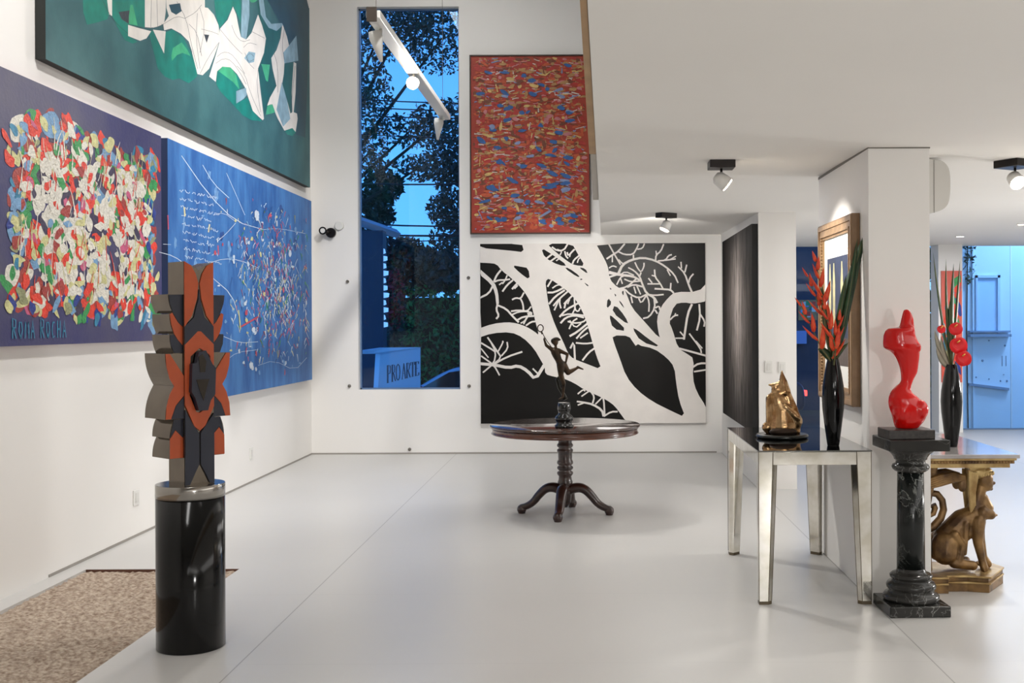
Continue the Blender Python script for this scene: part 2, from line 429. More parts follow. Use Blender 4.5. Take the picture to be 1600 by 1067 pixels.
c.poly(z2([(950, 370), (1110, 390), (1090, 670)]), GW)
c.poly(up(z2([(1090, 0), (1600, 0), (1600, 900), (1520, 930), (1450, 680), (1400, 520), (1300, 420), (1180, 355), (1090, 380), (1080, 300), (1150, 200), (1120, 100)]), -70), GW)
c.poly(z2([(1150, 60), (1290, 40), (1310, 140), (1240, 185), (1180, 150)]), GDT)
c.poly(z3([(0, 30), (60, 50), (120, 60), (165, 110), (200, 190), (210, 260), (205, 320), (170, 420), (130, 520), (80, 570), (40, 560), (20, 480), (0, 400)]), GW)
c.poly(z3([(210, 220), (270, 150), (310, 50), (335, 110), (350, 190), (370, 280), (410, 300), (450, 250), (500, 110), (530, 190), (560, 290), (545, 400), (500, 520), (520, 700), (545, 900), (535, 910), (500, 880), (460, 840), (420, 720), (400, 660), (340, 560), (290, 510), (230, 505), (190, 540), (180, 620), (130, 580), (170, 450), (205, 330)]), GW)
c.poly(up(z3([(385, 0), (430, 0), (435, 120), (410, 300), (370, 280), (375, 110)]), -50), GB)
c.poly(z3([(685, 180), (720, 280), (735, 345), (790, 270), (805, 460), (700, 480), (695, 560), (680, 650), (720, 760), (745, 860), (760, 850), (755, 700), (770, 470), (790, 480), (785, 700), (770, 850), (795, 860), (800, 900), (785, 1000), (760, 970), (700, 990), (650, 900), (620, 830), (600, 790), (570, 800), (590, 740), (640, 650), (610, 520), (600, 440), (640, 380), (670, 290)]), GW)
c.poly(z3([(735, 345), (790, 270), (805, 460), (700, 480), (690, 400)]), GB)
c.poly(z3([(680, 620), (720, 760), (745, 900), (690, 960), (640, 830)]), GB)
c.poly(z3([(570, 800), (610, 790), (630, 850), (600, 860), (560, 870)]), GLt)
c.poly(z3([(335, 690), (410, 665), (415, 720), (390, 750), (335, 785)]), GB)
c.poly(up(z3([(470, 0), (500, 0), (560, 130), (600, 180), (680, 175), (690, 190), (640, 235), (580, 210), (520, 110)]), -60), GB)
c.poly(z3([(90, 260), (130, 265), (110, 325)]), GI)
c.poly(z3([(395, 440), (430, 390), (480, 400), (470, 470), (430, 480)]), GB)
for pts in ([(320, 0), (400, 170), (520, 320), (640, 420)], [(640, 305), (850, 350), (1000, 345), (1100, 290)], [(930, 0), (925, 340)], [(1000, 0), (1010, 330)], [(1250, 20), (1370, 240), (1430, 560), (1510, 860)], [(1350, 230), (1480, 160), (1560, 60)], [(1100, 290), (1250, 200), (1350, 230)], [(1060, 300), (1090, 380)], [(1400, 300), (1500, 400), (1560, 700)]):
    c.stroke(z2(pts), 0.55, GI)
for pts in ([(300, 190), (330, 270), (380, 320), (440, 300)], [(210, 220), (300, 330), (380, 410)], [(190, 430), (230, 395), (290, 400), (350, 470), (400, 560)], [(180, 480), (240, 440), (300, 460), (370, 560), (410, 640)], [(390, 360), (430, 320), (490, 340)], [(400, 400), (430, 480), (470, 520)], [(455, 240), (550, 290)], [(205, 320), (120, 440), (60, 560)], [(60, 60), (100, 200), (60, 400)], [(70, 220), (150, 240), (200, 260)], [(40, 100), (30, 300), (60, 520)], [(340, 500), (400, 560), (440, 700), (520, 880)], [(500, 530), (490, 650), (520, 850)], [(470, 430), (440, 400), (410, 430), (430, 470), (470, 450)], [(620, 400), (650, 500), (650, 700)], [(700, 200), (680, 350), (700, 450)], [(780, 500), (760, 700), (750, 840)]):
    c.stroke(z3(pts), 0.5, GI)
rng = random.Random(77)
for k in range(26):
    px = rng.uniform(170, 470); py = rng.uniform(-75, -8)
    if LW(px, py, X0).z > gz1 - .25: continue
    c.poly(blob(rng, px, py, rng.uniform(4, 14), rng.uniform(6, 16)), rng.choice([GW, GW, GG, GD, GLt]))
go_ = c.m.build('painting', recalc=False)
tag(go_, 'huge dark green abstract painting with jagged white shapes, highest on the left wall', 'painting')

# ---- red and white abstract, lower left
X0 = XL + 0.06
c = Canvas(lambda y, z, h: Vector((X0 + h, y, z)))
ry0, ry1, rz0, rz1 = 6.55, 9.22, 1.53, 3.2
NAVY = mat('paint_slate_navy', (46, 46, 98), 0.55, nscale=1.6, col2=(80, 76, 98), bump=0.2, bscale=40, detail=6)
c.m.use(mat('canvas_magenta_edge', (120, 40, 80), 0.7)); c.m.box(XL + .002, X0 - .001, ry0, ry1, rz0, rz1)
c.m.use(NAVY); c.m.add([(X0, ry0, rz0), (X0, ry1, rz0), (X0, ry1, rz1), (X0, ry0, rz1)], [(0, 1, 2, 3)])
PW = paint('white_impasto', (226, 221, 208), .9, .2, 30); PRd = paint('scarlet', (228, 66, 42), .7, .25, 25); PR2 = paint('brick_red', (165, 62, 52), .7); PY = paint('pale_yellow', (212, 208, 148), .8)
PG = paint('leaf_green', (58, 150, 80), .7); PB = paint('sky_blue', (118, 160, 198), .7); PDB = paint('royal_blue', (42, 60, 140), .6); PO = paint('olive', (150, 152, 110), .8); PP = paint('pink', (205, 95, 130), .6); PDk = paint('dark_plum', (62, 52, 76), .5); PT = paint('turquoise', (50, 130, 165), .5)
rng = random.Random(11)
ccy, ccz = 7.95, 2.36
for k in range(980):
    y = rng.uniform(6.74, 9.12); z = rng.uniform(1.64, 3.06)
    if z > 3.0 - (y < 7.0) * .1 or (z < 1.74 and y < 7.62): continue
    d = max(abs(y - ccy) / 1.2, abs(z - ccz) / .72)
    if d > 0.97 + rng.uniform(-.1, .04): continue
    if d < 0.66: pal = [PW] * 15 + [PRd] * 5 + [PY] * 3 + [PG] * 2 + [PB, PP, PDk, PR2]
    elif d < .82: pal = [PW] * 5 + [PRd] * 5 + [PY] * 3 + [PG] * 3 + [PB] * 3 + [PR2] * 3 + [PDB, PP, PDk, PO]
    else: pal = [PW] * 2 + [PRd] * 4 + [PY] * 3 + [PG] * 3 + [PB] * 4 + [PR2] * 3 + [PDB] * 3 + [PO] * 2 + [PT] * 3
    big = .13 if k < 300 else .075
    c.poly(blob(rng, y, z, rng.uniform(.35, 1.1) * big, rng.uniform(.35, 1.0) * big * .72, 9, rng.uniform(-.8, .8), .42), rng.choice(pal), k * .9)
for k in range(160):
    y = rng.uniform(6.9, 9.0); z = rng.uniform(1.8, 2.9); l = rng.uniform(.06, .22); a = rng.uniform(1.0, 2.1)
    c.stroke([(y, z), (y + l * .5 * math.cos(a) + rng.uniform(-.02, .02), z + l * .5 * math.sin(a)), (y + l * math.cos(a), z + l * math.sin(a))], [rng.uniform(.008, .02), .004], rng.choice([PW, PW, PW, PY, PRd]))
# turquoise signature
SG = {'R': [[(0, 0), (0, 1), (.6, .9), (.55, .55), (0, .5)], [(.2, .5), (.7, 0)]], 'O': [[(.35, 0), (0, .35), (.1, .8), (.5, .8), (.7, .4), (.35, 0)]], 'M': [[(0, 0), (.1, .85), (.4, .3), (.7, .85), (.8, 0)]],
      'A': [[(0, 0), (.35, .9), (.7, 0)], [(.15, .35), (.6, .35)]], 'C': [[(.6, .8), (.2, .8), (0, .4), (.2, 0), (.6, .1)]], 'H': [[(0, 0), (0, .9)], [(.6, 0), (.6, .9)], [(0, .45), (.6, .45)]]}
x = 6.83
for ch in 'ROMA ROCHA':
    if ch != ' ':
        for st in SG[ch]: c.stroke([(x + .062 * u, 1.575 + .125 * v) for u, v in st], .0125, PT, 0)
    x += .075 if ch != ' ' else .05
tag(c.m.build('painting', recalc=False), 'square-ish painting crowded with red, white and green daubs on navy, at the left edge', 'painting')

# ---- blue painting
X0 = XL + 0.06
c = Canvas(lambda px, py, h: LW(px, py, X0) + Vector((h, 0, 0)))
by0, by1, bz0, bz1 = 9.36, 14.18, 0.965, 3.21
BL = mat('paint_ultramarine', (34, 86, 152), 0.6, nscale=3.0, col2=(66, 122, 184), bump=0.2, bscale=40, detail=8, stretch=(1, 2, .6))
c.m.use(mat('canvas_navy_edge', (24, 44, 84), 0.7)); c.m.box(XL + .002, X0 - .001, by0, by1, bz0, bz1)
c.m.use(BL); c.m.add([(X0, by0, bz0), (X0, by1, bz0), (X0, by1, bz1), (X0, by0, bz1)], [(0, 1, 2, 3)])
BW = paint('chalk_white', (205, 216, 228), .3, .15); BLb = paint('light_blue_wash', (110, 155, 205), .3, .3); BDb = paint('deep_blue', (28, 72, 142), .3, .3)
def zb(p): return [(230 + .4122 * x, 200 + .4122 * y) for x, y in p]
rng = random.Random(21)
for k in range(40):
    px = rng.uniform(262, 470); py = rng.uniform(260, 590)
    v = LW(px, py, X0)
    if v.z > bz1 - .15 or v.z < bz0 + .12: continue
    c.poly(blob(rng, px, py, rng.uniform(1, 4), rng.uniform(4, 14), 10, 0, .6), rng.choice([BLb, BDb, BLb]))
for pts, wd in (([(130, 105), (230, 250), (335, 355), (440, 385)], 1.0), ([(210, 140), (250, 210), (310, 265)], .8), ([(45, 470), (100, 485), (150, 520)], .9), ([(240, 510), (290, 495), (350, 500), (420, 530)], .8), ([(250, 570), (320, 630), (350, 720)], 1.0),
                ([(335, 360), (300, 400), (265, 430)], .7), ([(290, 790), (350, 815), (420, 810)], .8), ([(300, 880), (340, 850), (420, 840)], .6), ([(300, 170), (340, 260), (370, 330)], .6), ([(440, 385), (500, 380), (600, 400)], .6), ([(420, 900), (480, 880), (560, 920), (605, 870)], .5), ([(250, 330), (290, 320), (335, 355)], .6), ([(60, 440), (90, 442)], .6)):
    c.stroke(zb(pts), wd, BW)
# rows of white handwriting
for r in range(9):
    y0 = 235 + r * 31; x = 122 + r * 2.5; 
    while x < 250 + (r % 3) * 6:
        wl = rng.uniform(14, 34); pts = []; q = 0
        while q < wl:
            pts.append((x + q, y0 + (x + q - 120) * .20 + rng.uniform(-7, 7))); q += 2.6
        if len(pts) > 3: c.stroke(zb(pts), .75, BW, 0)
        x += wl + rng.uniform(4, 7)
c.stroke(zb([(140, 300), (143, 335)]), 2.2, paint('cream', (225, 215, 165))); c.stroke(zb([(236, 365), (232, 395)]), 2.0, paint('cream', (1, 1, 1)))
PKr = paint('coral', (200, 80, 95))
c.stroke(zb([(78, 330), (80, 385)]), 1.6, PKr); c.stroke(zb([(268, 445), (270, 480)]), 1.6, PKr)
pal = [BW] * 8 + [PKr] * 5 + [paint('cream', (1, 1, 1))] * 3 + [PG] * 2 + [PB] * 4 + [PR2] * 2 + [BDb] * 4 + [PP, PO, PY]
for k in range(900):
    px = min(478, 430 + rng.gauss(0, 28)); py = rng.gauss(445, 62)
    if px < 352: continue
    v = LW(px, py, X0)
    if v.z > bz1 - .22 or v.z < bz0 + .3 or v.y > by1 - .15: continue
    l = rng.uniform(3, 14); a = PI / 2 + rng.uniform(-.5, .5)
    c.stroke([(px, py), (px + l * .5 * math.cos(a) + rng.uniform(-1, 1), py + l * .5 * math.sin(a)), (px + l * math.cos(a), py + l * math.sin(a))], [rng.uniform(.5, 1.8), .4], rng.choice(pal), 0)
for k in range(90):
    px = rng.uniform(300, 470); py = rng.uniform(330, 585); v = LW(px, py, X0)
    if v.z > bz1 - .22 or v.z < bz0 + .12 or v.y > by1 - .15: continue
    c.poly(blob(rng, px, py, rng.uniform(.6, 2.4), rng.uniform(1, 5), 7), rng.choice([BW, BW, BLb, PKr, PY]))
for x0_, y0_, a_, b_ in ((325, 500, 8, 22), (350, 560, 4, 9), (415, 330, 14, 26), (380, 430, 8, 18), (395, 900, 9, 24), (520, 890, 9, 16), (405, 770, 12, 18), (370, 660, 7, 14)):
    for q in range(4):
        px, py = zb([(x0_, y0_)])[0]
        c.poly(blob(rng, px + rng.uniform(-2, 2), py + rng.uniform(-3, 3), a_ * .2, b_ * .2, 9, 0, .5), rng.choice([BW, BW, BLb]))
c.stroke(zb([(350, 755), (385, 735), (420, 715)]), 2.6, PKr); c.stroke(zb([(345, 690), (352, 760)]), 1.6, PY)
tag(c.m.build('painting', recalc=False), 'wide blue painting with rows of white handwriting, behind the steel and orange sculpture', 'painting')

# ---- orange painting with a thin dark frame, back wall
Y0 = YB - 0.045
p = empty('painting', ((-1.51 + 0) / 2, YB, 2.81), 'tall orange painting of short blue and tan strokes, hung above the black tree painting', 'painting')
base = p.location.copy()
c = Canvas(lambda x, z, h: Vector((x, Y0 - h, z)) - base)
ox0, ox1, oz0, oz1 = -1.512, -0.012, 2.815, 5.06
c.m.use(mat('paint_burnt_orange', (160, 58, 32), .55, nscale=5, col2=(150, 44, 28), bump=.3, bscale=50)); b0 = base
c.m.box(ox0 - b0.x, ox1 - b0.x, Y0 - b0.y, -0.001, oz0 - b0.z, oz1 - b0.z)
OT = paint('tan', (176, 130, 78)); OR = paint('orange', (192, 80, 38)); ORd = paint('crimson', (176, 44, 34)); OB = paint('cobalt', (36, 88, 150)); OLB = paint('dusty_blue', (128, 140, 178)); OPk = paint('dusty_pink', (196, 118, 120)); OW = paint('bone', (208, 190, 178)); OBr = paint('umber', (116, 56, 28)); OYl = paint('ochre_yellow', (208, 172, 104))
rng = random.Random(33)
for k in range(2500):
    x = rng.uniform(ox0 + .03, ox1 - .03); z = rng.uniform(oz0 + .03, oz1 - .03)
    l = rng.uniform(.03, .13); a = rng.gauss(0, .25) + (.25 if x > -.5 else -.12) * (-1 if z < 3.9 else .3)
    if rng.random() < .14: a += PI / 2
    l2 = l * .5
    if not (ox0 + .02 < x - l2 and x + l2 < ox1 - .02): continue
    if rng.random() < .45:
        c.stroke([(x - l2 * math.cos(a), z - l2 * math.sin(a)), (x, z + rng.uniform(-.01, .01)), (x + l2 * math.cos(a), z + l2 * math.sin(a))], [rng.uniform(.008, .02), .01], rng.choice([OW, OPk, OYl, OBr, ORd, OR, OT, OLB]), 1)
    else:
        c.poly(blob(rng, x, z, l2, rng.uniform(.012, .028), 8, a, .25), rng.choice([OT] * 5 + [OR] * 6 + [ORd] * 6 + [OYl] * 1 + [OPk] * 1 + [OBr] * 3))
for k in range(80):
    x = rng.uniform(ox0 + .1, ox1 - .1); z = rng.uniform(oz0 + .08, oz1 - .08)
    c.poly(blob(rng, x, z, rng.uniform(.03, .075), rng.uniform(.018, .032), 8, rng.gauss(-.1, .3), .3), rng.choice([OB, OB, OB, OLB]))
c.m.build('canvas', parent=p, recalc=False)
fr = MB(); t = .016; e = .012
for a, b, c_, d in ((ox0 - t, ox0, oz0 - t, oz1 + t), (ox1, ox1 + t, oz0 - t, oz1 + t), (ox0, ox1, oz0 - t, oz0), (ox0, ox1, oz1, oz1 + t)):
    fr.box(a - b0.x, b - b0.x, Y0 - .014 - b0.y, -0.001, c_ - b0.z, d - b0.z)
fr.build('picture_frame', mat('dark_wood_frame', (58, 38, 26), .5), p)

# ---- black painting of white tree limbs
Y0 = YB - 0.05
TW = mat('paint_tree_white', (228, 222, 216), .5, nscale=6, noise=.05, bump=.1, bscale=90); TK = mat('paint_glossy_black', (15, 13, 11), .38, spec=.25, noise=.3, nscale=3)
c = Canvas(lambda px, py, h: W(px, py, Y0) - Vector((0, h, 0)))
tx0, tx1, tz0, tz1 = -1.405, 1.462, .385, 2.675
c.m.use(mat('canvas_white_edge', (205, 202, 197), .7)); c.m.box(tx0, tx1, Y0 + .001, YB - .001, tz0, tz1)
c.m.use(TW); c.m.add([(tx0, Y0, tz0), (tx1, Y0, tz0), (tx1, Y0, tz1), (tx0, Y0, tz1)], [(0, 1, 2, 3)])
def T8(p): return [(740 + .2905 * x, 370 + .2905 * y) for x, y in p]
def T5(p): return [(740 + .15 * x, 370 + .15 * y) for x, y in p]
def T6(p): return [(920 + .15 * x, 370 + .15 * y) for x, y in p]
e = .0005
def clampP(pts):
    out = []
    for px, py in pts:
        v = W(px, py, Y0); x = min(max(v.x, tx0 + .002), tx1 - .002); z = min(max(v.z, tz0 + .002), tz1 - .002)
        out.append((x, z))
    return out
cc = Canvas(lambda x, z, h: Vector((x, Y0 - h, z))); cc.m = c.m
BLK = [T5([(50, 60), (500, 60), (527, 162), (400, 145), (40, 112)]),
 T5([(40, 268), (150, 272), (240, 282), (290, 350), (400, 435), (500, 535), (560, 620), (600, 700), (625, 800), (650, 910), (682, 1028), (640, 990), (550, 935), (450, 900), (350, 888), (200, 905), (40, 960)]),
 T5([(400, 295), (500, 312), (570, 325), (588, 452), (480, 375)]),
 T5([(750, 60), (1020, 60), (1095, 195), (1160, 305), (1060, 297), (1000, 270), (880, 180)]), T5([(703, 112), (820, 185), (985, 302), (890, 298), (740, 218)]),
 T5([(945, 325), (985, 320), (1110, 410), (1085, 422)]), T5([(1115, 432), (1140, 443), (1110, 452)]), T5([(1145, 470), (1200, 505), (1190, 520)]), T5([(1090, 315), (1165, 330), (1195, 392)]),
 T8([(386, 240), (405, 222), (470, 265), (520, 305), (565, 360), (598, 430), (620, 500), (640, 570), (660, 640), (690, 715), (600, 680), (535, 655), (510, 630), (480, 560), (440, 480), (405, 380), (392, 290)]),
 T8([(20, 545), (100, 518), (200, 512), (265, 540), (325, 600), (365, 670), (383, 700), (385, 738), (430, 752), (480, 760), (540, 785), (600, 825), (660, 850), (720, 880), (760, 910), (800, 965), (840, 1020), (20, 1020)]),
 T8([(745, 530), (840, 532), (880, 582), (970, 600), (1040, 650), (1080, 700), (1090, 790), (1105, 880), (1140, 972), (1060, 935), (960, 885), (880, 825), (820, 750), (785, 650), (755, 570)]),
 T8([(852, 488), (880, 500), (935, 545), (1012, 597), (900, 565)]),
 T6([(55, 40), (1240, 40), (1240, 470), (1140, 575), (900, 572), (830, 630), (750, 730), (708, 850), (722, 980), (745, 1070), (560, 860), (450, 740), (395, 600), (370, 545), (300, 530), (215, 440), (205, 330), (170, 240)]),
 T6([(197, 630), (243, 690), (183, 755)]), T6([(210, 815), (250, 830), (405, 985), (250, 960)]), T6([(272, 700), (240, 785), (420, 925), (380, 830)]), T6([(215, 525), (240, 545), (225, 552)]), T6([(262, 585), (290, 610), (280, 630)]), T6([(310, 655), (345, 690), (375, 750), (330, 700)]), T6([(340, 575), (365, 555), (362, 620)]),
 T8([(1080, 362), (1130, 352), (1180, 360), (1225, 352), (1300, 335), (1300, 930), (1250, 912), (1200, 835), (1178, 760), (1185, 655), (1150, 630), (1100, 600), (1070, 500), (1050, 455)])]
for q in BLK: cc.poly(clampP(smoothpoly(q, 1)), TK)
cc.poly(clampP([(740,590),(790,590),(790,670),(740,670)]), TK); cc.poly(clampP([(1090,560),(1110,560),(1110,625),(1099,627)]), TK)
cc.poly(clampP([(775,640),(803,640),(803,670),(775,670)]), TK); cc.poly(clampP([(1050,375),(1110,375),(1110,440),(1050,430)]), TK); cc.poly(clampP([(740,374),(800,374),(803,383),(740,380)]), TK)
def S(pts, wd):
    pts = smoothpoly(pts, 1, False); n = len(pts)
    L, Q = ribbon2(pts, wd)
    q = clampP(L + Q); cc.m.use(TW); cc.k += 1; h = .0005 + cc.k * .00002
    cc.m.add([cc.P(x, z, h) for x, z in q], [(i, i + 1, n + i + 1, n + i) for i in range(n - 1)])
s5 = [([(58, 360), (200, 480), (240, 580), (250, 700)], [7, 4]), ([(205, 500), (160, 590), (65, 635)], 3), ([(250, 700), (235, 760), (265, 820), (235, 855)], 3), ([(250, 712), (340, 750), (400, 820), (470, 890)], 3), ([(210, 470), (240, 400), (285, 345)], 3), ([(215, 470), (260, 450), (330, 450), (380, 440)], 2.6), ([(300, 490), (330, 450), (350, 400)], 2.2), ([(265, 500), (300, 475)], 2), ([(300, 570), (350, 500), (410, 450)], 2.8), ([(400, 545), (440, 500), (460, 480)], 3), ([(425, 540), (460, 505)], 2.4),
 ([(400, 655), (440, 635), (490, 645), (525, 580)], 2.6), ([(490, 645), (515, 700), (520, 770)], 2.6), ([(390, 775), (460, 765), (560, 775), (610, 800)], 2.8), ([(400, 810), (470, 780), (560, 775), (600, 725)], 2.4), ([(450, 870), (520, 830), (630, 825)], 2.8), ([(520, 910), (550, 850), (600, 780)], 2.4), ([(490, 900), (530, 880), (560, 830)], 2.2), ([(545, 925), (600, 885), (650, 880)], 2.6), ([(560, 800), (610, 810)], 2.4),
 ([(760, 225), (830, 170)], 2.8), ([(800, 255), (870, 205)], 2.6), ([(860, 250), (900, 220)], 2), ([(815, 105), (870, 145), (940, 140), (980, 75)], 2.6), ([(870, 130), (920, 150), (900, 190)], 2), ([(950, 150), (960, 200), (985, 225)], 2.4), ([(975, 160), (985, 200), (1030, 150), (1050, 130)], 2.6), ([(1030, 280), (1045, 240), (1100, 195)], 2.6), ([(1080, 270), (1095, 225), (1120, 215)], 2), ([(1000, 210), (1010, 170), (1055, 130)], 2),
 ([(770, 520), (800, 470), (820, 440)], 2.6), ([(770, 580), (840, 580), (960, 520)], 3), ([(785, 700), (850, 620), (950, 555)], 3), ([(820, 535), (870, 500), (920, 500)], 2.2), ([(830, 720), (870, 670), (910, 630), (980, 570)], 2.6), ([(840, 765), (870, 700), (885, 660)], 2.4), ([(910, 745), (895, 690), (900, 640)], 2.4), ([(945, 745), (960, 680), (1040, 600)], 2.8), ([(940, 700), (975, 660)], 2.2), ([(980, 700), (1000, 650)], 2), ([(895, 835), (960, 760), (1110, 680)], 3), ([(1050, 640), (1055, 760), (1090, 780), (1110, 740)], 2.4), ([(1030, 800), (1060, 740), (1050, 660)], 2.2),
 ([(905, 900), (960, 840), (1050, 815), (1150, 840)], 3), ([(920, 820), (1000, 800), (1160, 820)], 2.4), ([(995, 960), (1030, 880), (1080, 850)], 2.4), ([(980, 880), (1040, 900), (1140, 890), (1180, 850)], 2.4), ([(1000, 870), (1060, 950), (1120, 900)], 2.2), ([(1000, 1035), (1080, 990), (1190, 900)], 3.2), ([(1070, 1060), (1130, 990), (1190, 940)], 2.8), ([(1110, 1055), (1190, 1000)], 2.4)]
for q, wd in s5: S(T5(q), wd)
s6 = [([(205, 70), (260, 170), (330, 290)], 2.4), ([(185, 230), (260, 180), (310, 150), (375, 70)], 2.8), ([(310, 155), (370, 185), (460, 185), (500, 120), (520, 70)], 2.4), ([(505, 130), (560, 120), (580, 70)], 2.2), ([(465, 185), (465, 230)], 2.4), ([(245, 190), (245, 265)], 2), ([(210, 325), (250, 300), (290, 315)], 2), ([(310, 235), (340, 270), (370, 285)], 2), ([(310, 380), (350, 290), (440, 240), (560, 215), (690, 245), (800, 310), (890, 390), (930, 480)], [4.2, 2.2]), ([(695, 245), (700, 190), (750, 150), (780, 75)], 2.4), ([(705, 190), (700, 145)], 2), ([(720, 250), (800, 245), (830, 195), (865, 185)], 2.4), ([(790, 245), (905, 230)], 2.2), ([(850, 235), (910, 200)], 1.8), ([(815, 340), (850, 405)], 2),
 ([(210, 370), (320, 395), (460, 410), (530, 450)], [5, 2.6]), ([(210, 420), (300, 390)], 3), ([(480, 265), (510, 330), (545, 370), (575, 310), (575, 270)], 2.2), ([(410, 320), (470, 350), (530, 410), (560, 500), (600, 590), (680, 630), (710, 690)], [2, 4]), ([(545, 370), (530, 410)], 2.4), ([(290, 500), (330, 420), (360, 410)], 2.2), ([(300, 545), (400, 520), (470, 460), (500, 430)], 2.6), ([(330, 430), (350, 490)], 2), ([(400, 525), (470, 495), (560, 520)], 2.6), ([(370, 440), (440, 470), (540, 460)], 2.2), ([(320, 400), (380, 360), (470, 400)], 2), ([(300, 540), (370, 540), (430, 600), (520, 640), (600, 600)], 2.6), ([(440, 620), (455, 690)], 2.4), ([(470, 520), (490, 590)], 2.2), ([(500, 510), (540, 600)], 2.2), ([(520, 640), (545, 695), (600, 610)], 2.4), ([(600, 600), (630, 680), (625, 780)], 2.4), ([(610, 600), (690, 610), (780, 600)], 2.4), ([(680, 640), (690, 740), (630, 835), (565, 850)], 2.6), ([(690, 740), (735, 720), (740, 760)], 2.6), ([(690, 760), (715, 800)], 2.6),
 ([(685, 540), (770, 545), (850, 550), (885, 585)], 2.8), ([(775, 545), (740, 480), (690, 420), (685, 340)], 2.4), ([(610, 490), (680, 490), (740, 490)], 2.2), ([(620, 430), (660, 480)], 2.2), ([(655, 400), (700, 415)], 2), ([(850, 550), (855, 480)], 2.4), ([(1075, 580), (1040, 500), (1000, 380), (930, 310)], [3.4, 2]), ([(1000, 370), (1020, 290)], 2.4), ([(965, 330), (960, 260)], 2.2), ([(1040, 480), (1050, 430), (1090, 385)], 2.4),
 ([(1075, 700), (1030, 800), (1000, 1000), (990, 1070)], 3.4), ([(1150, 700), (1160, 840), (1125, 975)], 2.8), ([(1155, 800), (1210, 880), (1200, 935)], 2.6), ([(845, 865), (890, 820), (930, 815)], 2.4), ([(890, 830), (905, 795)], 1.8), ([(230, 800), (270, 800)], 3), ([(190, 800), (250, 700), (330, 560)], 4)]
for q, wd in s6: S(T6(q), wd)
s8 = [([(30, 682), (110, 688), (190, 705), (240, 692), (290, 720), (332, 768), (380, 690)], [4.5, 5]), ([(318, 708), (345, 735)], 2.4), ([(75, 540), (130, 620), (150, 650), (100, 690)], 2.6), ([(40, 570), (90, 600), (120, 620)], 2.6), ([(40, 640), (110, 690), (140, 745)], 2.4), ([(100, 690), (180, 645), (262, 618)], 2.8), ([(130, 620), (160, 565), (155, 560)], 2.2), ([(150, 640), (185, 600), (180, 565)], 2.4), ([(50, 730), (110, 680), (120, 620), (95, 570)], 2.4), ([(40, 600), (80, 650)], 2),
 ([(700, 965), (690, 930), (640, 900), (590, 890), (555, 885)], [4, 2.4]), ([(640, 895), (650, 860), (630, 830)], 2.6), ([(705, 960), (700, 870), (690, 860)], 2.6), ([(655, 900), (695, 860)], 2.2), ([(700, 965), (740, 940), (775, 940)], 2.6), ([(560, 845), (590, 820), (600, 830)], 2.2), ([(580, 858), (620, 830)], 2.2), ([(560, 905), (600, 890)], 2.2),
 ([(520, 600), (540, 560), (545, 660)], 3), ([(585, 665), (620, 620), (650, 600)], 2.8), ([(550, 570), (600, 575), (640, 570)], 2.6),
 ([(1085, 545), (1140, 545), (1110, 510)], 2.2), ([(1105, 600), (1180, 620), (1270, 645)], 3), ([(1225, 625), (1220, 600), (1160, 520)], 2.4), ([(1195, 560), (1230, 600)], 2), ([(1180, 700), (1210, 680), (1270, 680)], 3), ([(1185, 725), (1270, 712)], 2.6), ([(745, 515), (760, 522)], 2), ([(880, 580), (835, 515), (745, 518)], 6)]
for q, wd in s8: S(T8(q), wd)
tag(c.m.build('painting', recalc=False), 'wide black painting of thick white bare tree limbs, low on the back wall', 'painting')

# ---- dark painting on the pier, pale streaks
def dark_mat():
    m = mat('paint_black_streaks', (18, 16, 15), .75, spec=.12)
    t = m.node_tree; p = t.nodes['Principled BSDF']; geo = t.nodes.new('ShaderNodeNewGeometry')
    s = t.nodes.new('ShaderNodeSeparateXYZ'); t.links.new(geo.outputs['Position'], s.inputs[0])
    def gauss(out, cen, wid):
        a = t.nodes.new('ShaderNodeMath'); a.operation = 'SUBTRACT'; t.links.new(s.outputs[out], a.inputs[0]); a.inputs[1].default_value = cen
        b = t.nodes.new('ShaderNodeMath'); b.operation = 'DIVIDE'; t.links.new(a.outputs[0], b.inputs[0]); b.inputs[1].default_value = wid
        c = t.nodes.new('ShaderNodeMath'); c.operation = 'POWER'; t.links.new(b.outputs[0], c.inputs[0]); c.inputs[1].default_value = 2
        d = t.nodes.new('ShaderNodeMath'); d.operation = 'MULTIPLY'; t.links.new(c.outputs[0], d.inputs[0]); d.inputs[1].default_value = -1
        e = t.nodes.new('ShaderNodeMath'); e.operation = 'EXPONENT'; t.links.new(d.outputs[0], e.inputs[0]); return e
    def op(o, a, b):
        n = t.nodes.new('ShaderNodeMath'); n.operation = o
        for i, x in enumerate((a, b)):
            if isinstance(x, (int, float)): n.inputs[i].default_value = x
            else: t.links.new(x.outputs[0], n.inputs[i])
        return n
    mp = t.nodes.new('ShaderNodeMapping'); mp.inputs['Scale'].default_value = (1, 9, 1.1); t.links.new(geo.outputs['Position'], mp.inputs[0])
    nz = t.nodes.new('ShaderNodeTexNoise'); nz.inputs['Scale'].default_value = 2.2; nz.inputs['Detail'].default_value = 7; nz.inputs['Roughness'].default_value = .65; t.links.new(mp.outputs[0], nz.inputs['Vector'])
    wide = op('MULTIPLY', gauss('Y', 12.25, .85), gauss('Z', 1.55, .8)); core = op('MULTIPLY', gauss('Y', 12.35, .28), gauss('Z', 1.75, .55))
    nn = op('SUBTRACT', nz, .28); a = op('MULTIPLY', op('MULTIPLY', wide, nn), 1.5); b = op('MULTIPLY', op('MULTIPLY', core, nn), 2.2)
    f = op('ADD', a, b); f.use_clamp = True
    mx = t.nodes.new('ShaderNodeMix'); mx.data_type = 'RGBA'; mx.inputs['A'].default_value = srgb(14, 11, 10); mx.inputs['B'].default_value = srgb(225, 210, 200)
    t.links.new(f.outputs[0], mx.inputs['Factor']); t.links.new(mx.outputs['Result'], p.inputs['Base Color'])
    return m
